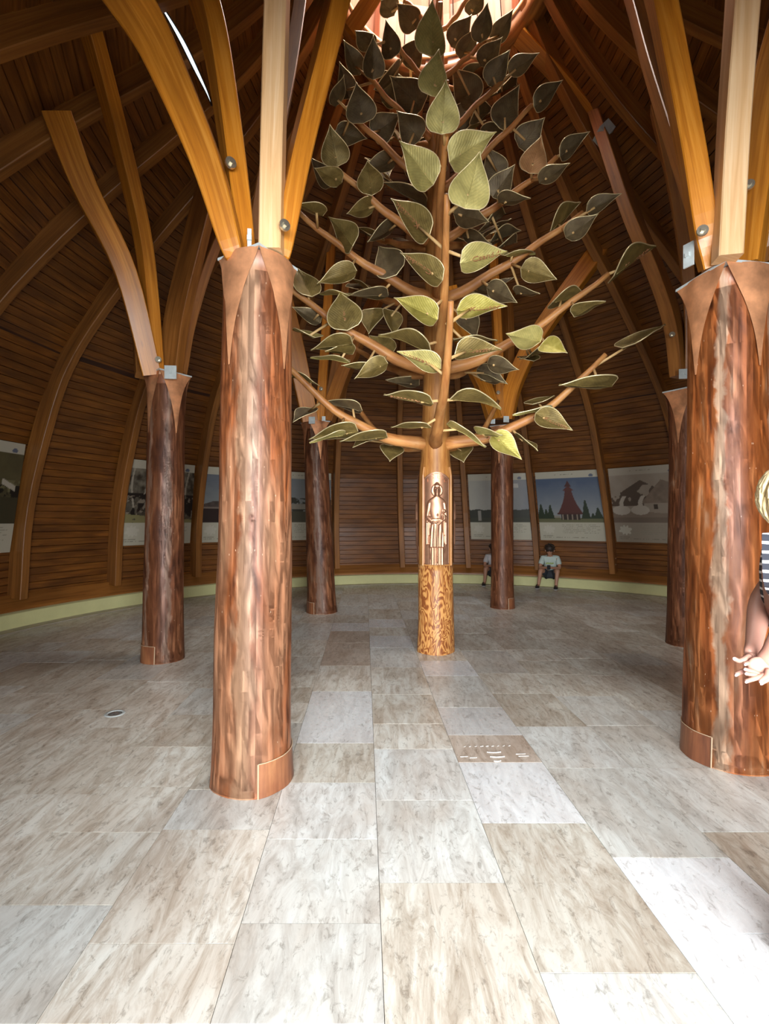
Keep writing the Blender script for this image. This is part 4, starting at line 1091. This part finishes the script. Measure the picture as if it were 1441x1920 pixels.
        put((py < .32) & (py > .29), (.24, .19, .16)); put(py < .29, (.035, .015, .012)); put((abs(x - .55) < .05) & (py < .48) & (py > .38), (.30, .29, .28))
    elif kind == 'slope':
        mixin(all_, (.06, .05, .02), (.17, .15, .06), n1); put((py > .45) & (py < .62) & (n2 > .42), (.20, .19, .08))
        put((py < .55) & (py > .38) & (x > .55) & (n1 > .4), (.012, .012, .01)); put((abs(py - .56 - (x - .85) * -.6) < .04) & (x > .78) & (x < .95), (.55, .53, .45))
        put((py < .38), (.06, .055, .025))
    else:
        mixin(all_, (.34, .38, .40), (.22, .27, .33), py); put((py < .5 + .12 * n1) & (n2 > .36), (.05, .05, .035)); put(py < .25, (.09, .085, .05)); put((py < .42) & (py > .3) & (abs(x - .5) < .2), (.35, .33, .28))
    # paper header and caption
    put(y > .905, paper); put(y < .27, paper)
    put((y < .27) & (kind == 'swan'), (.43, .38, .31)); put((y > .905) & (kind == 'swan'), (.52, .48, .41))
    put((((x - .15) / .085) ** 2 + ((y - .165) / .06) ** 2 < 1 + .35 * np.sin(8 * np.arctan2(y - .165, x - .15))), (.68, .68, .60))
    for yy, x0, x1 in ((.953, .32, .62), (.045, .05, .75), (.07, .05, .22)):
        put((abs(y - yy) < .005) & (x > x0) & (x < x1) & (fbm(x, y, 60, 3, 2) > .42), (.24, .23, .18))
    for q in range(6):
        put((abs(y - (.235 - q * .024)) < .004) & (x > .36) & (x < (.93 if q % 2 else .88)) & (fbm(x, y, 70, 5 + q, 2) > .44), (.36, .35, .28))
    put((abs(x - .885) < .035) & (abs(y - .928) < .018) & (abs(((x - .885) * 30)) + abs((y - .928) * 24) < 1.1), (.12, .16, .28))
    grey = C.mean(axis=2, keepdims=True)
    return (C * .78 + grey * .22) * np.array([.80, .77, .70])
def poster(bay_mid, kind, label, t_off=0.0, w_top=1.42, w_bot=1.52, h0=1.16, h1=2.82):
    b = min(range(NB), key=lambda i: abs(((rib_th[i] + STEP / 2 - bay_mid + 180) % 360) - 180)); th = rib_th[b] + STEP / 2
    def fr(h):
        a, c = dome(th - STEP / 2, h), dome(th + STEP / 2, h); m = (a + c) / 2; return m, (c - a).normalized()
    m0, r0 = fr(h0); m1, r1 = fr(h1); up = (m1 - m0).normalized(); nrm = r0.cross(up).normalized()
    if nrm.dot(TC - m0) < 0: nrm = -nrm
    # the dome curves: find clearance at mid height
    mm, _ = fr((h0 + h1) / 2); sag = (mm - (m0 + m1) / 2).dot(nrm)
    off = .035
    m0 = m0 + nrm * off + r0 * t_off; m1 = m1 + nrm * off + r0 * t_off
    t = empty('poster', tuple(m0), label, 'poster', 'posters between the wall ribs')
    cor = [m0 - r0 * w_bot / 2, m0 + r0 * w_bot / 2, m1 + r0 * w_top / 2, m1 - r0 * w_top / 2]
    g = MB(); th_ = nrm * .016
    vs = cor + [c + th_ for c in cor]
    g.add(vs, [(3, 2, 1, 0), (4, 5, 6, 7)] + [(k, (k + 1) % 4, 4 + (k + 1) % 4, 4 + k) for k in range(4)]); g.build('board', M['poster_back'], t)
    C = picture(kind)
    vs = []
    for j in range(NYp):
        v = j / (NYp - 1)
        for i in range(NXp):
            u = i / (NXp - 1); p = cor[0].lerp(cor[1], u).lerp(cor[3].lerp(cor[2], u), v) + nrm * .0185; vs.append(p)
    fs = [(j * NXp + i, j * NXp + i + 1, (j + 1) * NXp + i + 1, (j + 1) * NXp + i) for j in range(NYp - 1) for i in range(NXp - 1)]
    o = mk('print', vs, fs, M['print'], t)
    ca = o.data.color_attributes.new('print', 'FLOAT_COLOR', 'POINT'); ca.data.foreach_set('color', np.concatenate([C.reshape(-1, 3), np.ones((NXp * NYp, 1))], 1).ravel().astype(np.float32))
poster(TH0 + 2 * STEP, 'lawn', 'poster with pale sky over a dark tree line, half behind the far straight column') if False else None
mids = [TH0 + STEP * (k + .5) for k in range(-8, 6)]
poster(TH0 + STEP * 1.5, 'lawn', 'poster of a lawn and tree line under pale sky, crossed by the far straight column')
poster(TH0 + STEP * 2.5, 'tower', 'poster of a tall red-brown wooden bell tower under blue sky')
poster(TH0 + STEP * 3.5, 'swan', 'brownish poster of two swans before a thatched house')
poster(TH0 - STEP * 1.5, 'trees', 'poster of trees glimpsed between the nearest column and the far leaning column')
poster(TH0 - STEP * 2.5, 'ruin', 'poster of a ruin on a hill under blue sky, left of the nearest column')
poster(TH0 - STEP * 3.5, 'forest', 'poster of pale trunks in a dark forest, behind the second dark column')
poster(TH0 - STEP * 5.5, 'slope', 'poster of a dark green slope cut off by the left edge of the photo')

# ================================================================== PEOPLE
def skin_fig(name, J, E, mat, parent, sub=2, root=None):
    names = list(J); me = bpy.data.meshes.new(name)
    me.from_pydata([J[n][0] for n in names], [(names.index(a), names.index(b)) for a, b in E], [])
    me.materials.append(mat); o = bpy.data.objects.new(name, me); COL.objects.link(o)
    me.skin_vertices.new()if hasattr(me.skin_vertices, 'new') else None
    md = o.modifiers.new('skin', 'SKIN'); md.use_smooth_shade = True
    if not me.skin_vertices: me.skin_vertices.new()
    for i, n in enumerate(names):
        r = J[n][1]; r = r if isinstance(r, tuple) else (r, r)
        me.skin_vertices[0].data[i].radius = r; me.skin_vertices[0].data[i].use_root = (n == (root or names[0]))
    s = o.modifiers.new('sub', 'SUBSURF'); s.levels = sub; s.render_levels = sub
    attach(o, parent); return o
def ellipsoid(g, c, rx, ry, rz, rot=None, seg=20, rings=14, f=None, m=0):
    vs = []; R = rot or Matrix.Identity(3); c = Vector(c)
    for i in range(rings + 1):
        ph = math.pi * i / rings - math.pi / 2
        for k in range(seg):
            a = 2 * math.pi * k / seg; v = Vector((math.cos(ph) * math.cos(a) * rx, math.cos(ph) * math.sin(a) * ry, math.sin(ph) * rz))
            if f: v = f(v)
            vs.append(c + R @ v)
    g.add(vs, [(i * seg + k, i * seg + (k + 1) % seg, (i + 1) * seg + (k + 1) % seg, (i + 1) * seg + k) for i in range(rings) for k in range(seg)], m=m)

def seated(px, label, shirt, tee_print, foot_l, foot_r, seed):
    """a person sitting on the plinth, facing the middle of the hall, bent over a phone"""
    X = (px - 720) / F; 
    # seat point on the circle r = 6.90
    best = min((abs((BC[0] + 6.80 * math.sin(a / 500)) - X * (BC[1] + 6.80 * math.cos(a / 500))), a / 500) for a in range(0, 500))[1]
    c = Vector((BC[0] + 6.80 * math.sin(best), BC[1] + 6.80 * math.cos(best), 0)); 
    f = Vector((-math.sin(best), -math.cos(best), 0)); f = (f + (Vector((0, 0, 0)) - c).normalized()).normalized()
    r = Vector((-f.y, f.x, 0)) * -1                     # figure's left->right seen from the camera
    r = Vector((1, 0, 0)) - f * f.x; r.normalize()
    t = empty('person', tuple(c), label, 'person')
    def q(side, fwd, up): return c + r * side + f * fwd + Vector((0, 0, up))
    zs = .225
    J = {'pel': (q(0, .02, zs + .12), (.13, .10)), 'belly': (q(0, .02, zs + .26), (.125, .10)), 'chest': (q(0, .08, zs + .44), (.14, .10)), 'neck0': (q(0, .14, zs + .56), .055), 'neck1': (q(0, .19, zs + .60), .05),
         'skull': (q(0, .23, zs + .68), .085), 'crown': (q(0, .24, zs + .76), .07),
         'hl': (q(-.09, .05, zs + .10), .085), 'hr': (q(.09, .05, zs + .10), .085), 'kl': (q(-.19, .42, zs + .235), .062), 'kr': (q(.19, .42, zs + .235), .062),
         'al': (q(foot_l[0] + .01, foot_l[1] - .04, .09), .036), 'ar': (q(foot_r[0] - .01, foot_r[1] - .04, .09), .036), 'tl': (q(foot_l[0] - .02, foot_l[1] + .10, .035), .03), 'tr': (q(foot_r[0], foot_r[1] + .10, .035), .03),
         'ml': (q(-.19, .34, .30), .05), 'mr': (q(.19, .34, .30), .05),
         'sl': (q(-.175, .10, zs + .49), .058), 'sr': (q(.175, .10, zs + .49), .058), 'el': (q(-.23, .22, zs + .26), .042), 'er': (q(.23, .22, zs + .26), .042), 'wl': (q(-.06, .40, zs + .28), .028), 'wr': (q(.07, .40, zs + .28), .028),
         'pl': (q(-.02, .44, zs + .29), .03), 'pr': (q(.03, .44, zs + .29), .03)}
    J['ml'] = (J['kl'][0].lerp(J['al'][0], .35), .052); J['mr'] = (J['kr'][0].lerp(J['ar'][0], .35), .052)
    E = [('pel', 'belly'), ('belly', 'chest'), ('chest', 'neck0'), ('neck0', 'neck1'), ('neck1', 'skull'), ('skull', 'crown'), ('pel', 'hl'), ('pel', 'hr'), ('hl', 'kl'), ('hr', 'kr'), ('kl', 'ml'), ('kr', 'mr'), ('ml', 'al'), ('mr', 'ar'), ('al', 'tl'), ('ar', 'tr'),
         ('chest', 'sl'), ('chest', 'sr'), ('sl', 'el'), ('sr', 'er'), ('el', 'wl'), ('er', 'wr'), ('wl', 'pl'), ('wr', 'pr')]
    body = skin_fig('body', J, E, M['skin_tan'], t)
    # five fingers on each hand, curled round the phone
    g = MB()
    for sd, w_ in ((-1, J['pl'][0]), (1, J['pr'][0])):
        for k in range(4):
            b0 = w_ + Vector((0, 0, .018 - k * .014)) + f * .01; tube_geo(g, [b0, b0 + f * .035 - r * sd * .0, b0 + f * .045 - r * sd * .03], [.009, .008, .007], 6)
        tube_geo(g, [w_ + Vector((0, 0, .02)), w_ + Vector((0, 0, .045)) + f * .01, w_ + Vector((0, 0, .05)) + f * .03 - r * sd * .02], [.011, .009, .008], 6)
    g.build('fingers', M['skin_tan'], t, True)
    # tee shirt with short sleeves
    S = {'a': (J['pel'][0] + Vector((0, 0, .03)), (.15, .125)), 'b': (J['belly'][0], (.15, .125)), 'c': (J['chest'][0], (.165, .12)), 'n': (J['neck0'][0] - Vector((0, 0, .025)), .075),
         'sl': (J['sl'][0], .078), 'sr': (J['sr'][0], .078), 'el': (J['sl'][0].lerp(J['el'][0], .72), .07), 'er': (J['sr'][0].lerp(J['er'][0], .72), .07)}
    sh = skin_fig('tee_shirt', S, [('a', 'b'), ('b', 'c'), ('c', 'n'), ('c', 'sl'), ('c', 'sr'), ('sl', 'el'), ('sr', 'er')], shirt, t)
    K = {'p': (J['pel'][0] - Vector((0, 0, .02)), (.15, .115)), 'hl': (J['hl'][0], .10), 'hr': (J['hr'][0], .10), 'kl': (J['hl'][0].lerp(J['kl'][0], .8), .082), 'kr': (J['hr'][0].lerp(J['kr'][0], .8), .082)}
    skin_fig('shorts', K, [('p', 'hl'), ('p', 'hr'), ('hl', 'kl'), ('hr', 'kr')], M['shorts'], t)
    # hair: tousled cap made of tufts
    g = MB(); hc = q(0, .225, zs + .735); rr = random.Random(seed)
    ellipsoid(g, hc, .105, .105, .10)
    for k in range(70):
        a = rr.uniform(0, 6.28); ph = rr.uniform(-.1, 1.4); d = Vector((math.cos(a) * math.cos(ph), math.sin(a) * math.cos(ph), math.sin(ph)))
        b0 = hc + d * .09; tube_geo(g, [b0, b0 + d * .03, b0 + d * .045 + Vector((rr.uniform(-.02, .02), rr.uniform(-.02, .02), -.02))], [.016, .012, .004], 5)
    g.build('hair', M['hair_dark'], t, True)
    # face looking down: nose, ears
    g = MB(); ellipsoid(g, q(0, .325, zs + .66), .012, .02, .02, seg=10, rings=8)
    for sd in (-1, 1): ellipsoid(g, q(sd * .10, .22, zs + .68), .012, .02, .03, seg=10, rings=8)
    g.build('nose_and_ears', M['skin_tan'], t, True)
    # shoes
    for nm, (sx, fy) in (('shoe', foot_l), ('shoe', foot_r)):
        g = MB(); cc = q(sx - .01, fy + .03, .045); Rm = Matrix((r, f, Vector((0, 0, 1)))).transposed()
        ellipsoid(g, cc, .05, .14, .05, Rm, f=lambda v: Vector((v.x, v.y, max(v.z, -.02) * (1.25 if v.y < 0 else .85))))
        sh_ = g.build(nm, M['dark'], t, True)
        g = MB(); ellipsoid(g, cc - Vector((0, 0, .028)), .054, .145, .016, Rm); g.build('sole', M['white'], sh_, True)
    if tee_print:
        g = MB(); 
        for k in range(6):
            cc = q(-.075 + .03 * k, .205 + .0, zs + .37 + .006 * (k % 2)); box_geo(g, cc, r * .011, f * .012, Vector((0, 0, .016)))
        g.build('shirt_print', M['tee_print'], sh, False)
        g = MB(); box_geo(g, q(-.0, .53, zs + .30), r * .036, f * .006, Vector((0, 0, .055)) + f * .02); 
        ph = g.build('phone', M['dark'], None); ph['label'] = 'black phone held in both hands by the seated visitor'; ph['category'] = 'phone'
    return t
seated(1031, 'person in pale tee and dark shorts sitting hunched over a phone on the plinth', M['tee'], True, (-.25, .47), (.17, .50), 1)
seated(925, 'person in white tee sitting on the plinth, mostly hidden behind the far straight column', M['tee2'], False, (-.23, .47), (.2, .5), 2)

# ---- woman at the right edge, turned away, hands clasped behind her back
wz = 1.72
def W(px, py, z=None): return P(px, py, z or wz)
woman = empty('person', (1.46, wz, 0), 'person in striped top with blond hair and clasped hands at the right edge', 'person')
hp = 1486.0
J = {'pel': (W(1566, 1275, 1.74), (.15, .12)), 'waist': (W(1512, 1165, 1.74), (.125, .105)), 'chest': (W(1500, 1065, 1.74), (.15, .11)), 'neck0': (W(1492, 990, 1.74), .06), 'neck1': (W(1487, 958, 1.74), .05),
     'head': (W(1500, 930, 1.74), .082), 'crown': (W(1494, 905, 1.74), .07),
     'hL': (W(1568, 1310, 1.66), .10), 'hR': (W(1570, 1310, 1.84), .10), 'kL': (W(1545, 1560, 1.66), .06), 'kR': (W(1550, 1545, 1.84), .06), 'aL': (W(1540, 1800, 1.66), .04), 'aR': (W(1540, 1770, 1.84), .04), 'tL': (W(1610, 1850, 1.66), .035), 'tR': (W(1610, 1790, 1.84), .035),
     'sL': (W(1490, 1035, 1.60), .062), 'sR': (W(1500, 1035, 1.90), .062)}
E = [('pel', 'waist'), ('waist', 'chest'), ('chest', 'neck0'), ('neck0', 'neck1'), ('neck1', 'head'), ('head', 'crown'), ('pel', 'hL'), ('pel', 'hR'), ('hL', 'kL'), ('hR', 'kR'), ('kL', 'aL'), ('kR', 'aR'), ('aL', 'tL'), ('aR', 'tR'), ('chest', 'sL'), ('chest', 'sR')]
J['eL'] = (W(1480, 1165, 1.56), .043); J['wL'] = (W(1441, 1228, 1.62), .026); J['pL'] = (W(1428, 1246, 1.63), (.034, .018))
J['eR'] = (W(1424, 1130, 1.88), .044); J['wR'] = (W(1412, 1210, 1.72), .027); J['pR'] = (W(1404, 1232, 1.68), (.032, .018))
E += [('sL', 'eL'), ('eL', 'wL'), ('wL', 'pL'), ('sR', 'eR'), ('eR', 'wR'), ('wR', 'pR')]
skin_fig('body', J, E, M['skin'], woman, root='pel')
def finger(pts, r, zz):
    g = MB(); pp = catmull([P(a, b, z) for a, b, z in pts], 4); n = len(pp)
    tube_geo(g, pp, [r * (1 - .28 * i / (n - 1)) for i in range(n)], 10)
    ellipsoid(g, pp[-1], r * .74, r * .74, r * .74, seg=10, rings=8)
    o = g.build('finger', M['skin'], woman, True)
    g = MB(); d = (pp[-1] - pp[-3]).normalized(); sd = d.cross(Vector((0, 1, 0))).normalized(); Rm = Matrix((d, sd, Vector((0, -1, 0)))).transposed()
    ellipsoid(g, pp[-1] + d * r * .35 + Vector((0, -r * .42, 0)), r * 1.0, r * .58, r * .22, Rm, seg=10, rings=6); g.build('fingernail', M['nail'], o, True)
# the lower (far) hand holds the nearer one; palm of the near hand opens towards the camera
finger([(1404, 1230, 1.66), (1392, 1237, 1.64), (1384, 1239, 1.635), (1376, 1235.5, 1.63)], .0098, 0)      # thumb of far hand
finger([(1408, 1238, 1.65), (1402, 1243, 1.63), (1396, 1245, 1.62)], .0088, 0)
finger([(1416, 1258, 1.63), (1398, 1257, 1.62), (1388, 1260, 1.61), (1380, 1264, 1.605)], .0092, 0)
finger([(1420, 1264, 1.60), (1410, 1259, 1.595), (1402, 1257, 1.59), (1396, 1255, 1.585)], .0082, 0)
finger([(1424, 1270, 1.60), (1412, 1265, 1.59), (1404, 1264, 1.585), (1398, 1263, 1.58)], .0084, 0)
finger([(1432, 1266, 1.60), (1420, 1270, 1.585), (1408, 1274, 1.58), (1399, 1277, 1.575)], .0092, 0)
finger([(1440, 1256, 1.60), (1436, 1268, 1.585), (1430, 1272, 1.58), (1425, 1276, 1.575)], .0092, 0)
finger([(1446, 1258, 1.66), (1440, 1272, 1.66), (1428, 1280, 1.66)], .009, 0)
# palms
g = MB(); Rm = Matrix.Rotation(math.radians(25), 3, 'Y')
ellipsoid(g, P(1425, 1252, 1.625), .046, .017, .034, Rm); ellipsoid(g, P(1408, 1238, 1.67), .030, .016, .026, Rm); g.build('palm', M['skin'], woman, True)
# striped top
def stripes():
    m, nt, b = new_mat('striped_jersey'); tc = nt.nodes.new('ShaderNodeTexCoord'); sp = nt.nodes.new('ShaderNodeSeparateXYZ'); nt.links.new(tc.outputs['Object'], sp.inputs[0])
    nz = N(nt, 'ShaderNodeTexNoise', Scale=6.0, Detail=1.0); nt.links.new(tc.outputs['Object'], nz.inputs['Vector'])
    ma = N(nt, 'ShaderNodeMath', operation='MULTIPLY_ADD'); ma.inputs[1].default_value = .018; nt.links.new(nz.outputs[0], ma.inputs[0]); nt.links.new(sp.outputs[2], ma.inputs[2])
    m3 = N(nt, 'ShaderNodeMath', operation='MULTIPLY'); m3.inputs[1].default_value = 1 / .030; nt.links.new(ma.outputs[0], m3.inputs[0])
    fr = N(nt, 'ShaderNodeMath', operation='FRACT'); nt.links.new(m3.outputs[0], fr.inputs[0])
    r = ramp(nt, fr.outputs[0], [(0, (.018, .020, .030)), (.70, (.75, .75, .77))], 'CONSTANT'); nt.links.new(r.outputs[0], b.inputs['Base Color']); b.inputs['Roughness'].default_value = .85; return m
M['stripes'] = stripes()
S = {'c': (J['chest'][0], (.162, .122)), 'w': (J['waist'][0], (.14, .12)), 'p': (J['pel'][0], (.165, .135)), 'n': (J['neck0'][0] - Vector((0, 0, .02)), .08), 'sL': (J['sL'][0], .082), 'sR': (J['sR'][0], .08),
     'eL': (J['sL'][0].lerp(J['eL'][0], .62), .068), 'eR': (J['sR'][0].lerp(J['eR'][0], .55), .066)}
skin_fig('striped_top', S, [('c', 'w'), ('w', 'p'), ('c', 'n'), ('c', 'sL'), ('c', 'sR'), ('sL', 'eL'), ('sR', 'eR')], M['stripes'], woman)
K = {'p': (J['pel'][0] - Vector((0, 0, .03)), (.165, .13)), 'hL': (J['hL'][0], .112), 'hR': (J['hR'][0], .112), 'kL': (J['kL'][0], .075), 'kR': (J['kR'][0], .075), 'aL': (J['aL'][0], .055), 'aR': (J['aR'][0], .055)}
skin_fig('trousers', K, [('p', 'hL'), ('p', 'hR'), ('hL', 'kL'), ('hR', 'kR'), ('kL', 'aL'), ('kR', 'aR')], M['shorts'], woman)
g = MB(); hc = P(1499, 922, 1.74); rr = random.Random(9)
ellipsoid(g, hc, .112, .105, .118)
for k in range(240):
    a = rr.uniform(0, 6.28); ph = rr.uniform(-.35, 1.3); d = Vector((math.cos(a) * math.cos(ph), math.sin(a) * math.cos(ph), math.sin(ph)))
    if d.x > .55 and ph < .5: continue
    b0 = hc + Vector((d.x * .108, d.y * .102, d.z * .115)); dn = (Vector((0, 0, -1)) + d * .25); dn = (dn - d * dn.dot(d) * .8).normalized()
    tube_geo(g, [b0, b0 + dn * .03 + d * .006, b0 + dn * .065 + d * .003, b0 + dn * .09 - d * .006], [.008, .009, .007, .002], 5)
g.build('hair', M['blond'], woman, True)
g = MB(); ellipsoid(g, P(1545, 935, 1.74), .016, .014, .02, seg=10, rings=8); g.build('nose', M['skin'], woman, True)
for sd in (1.66, 1.84):
    g = MB(); ellipsoid(g, Vector((1.60, sd, .045)), .13, .048, .05, f=lambda v: Vector((v.x, v.y, max(v.z, -.035)))); g.build('shoe', M['dark'], woman, True)
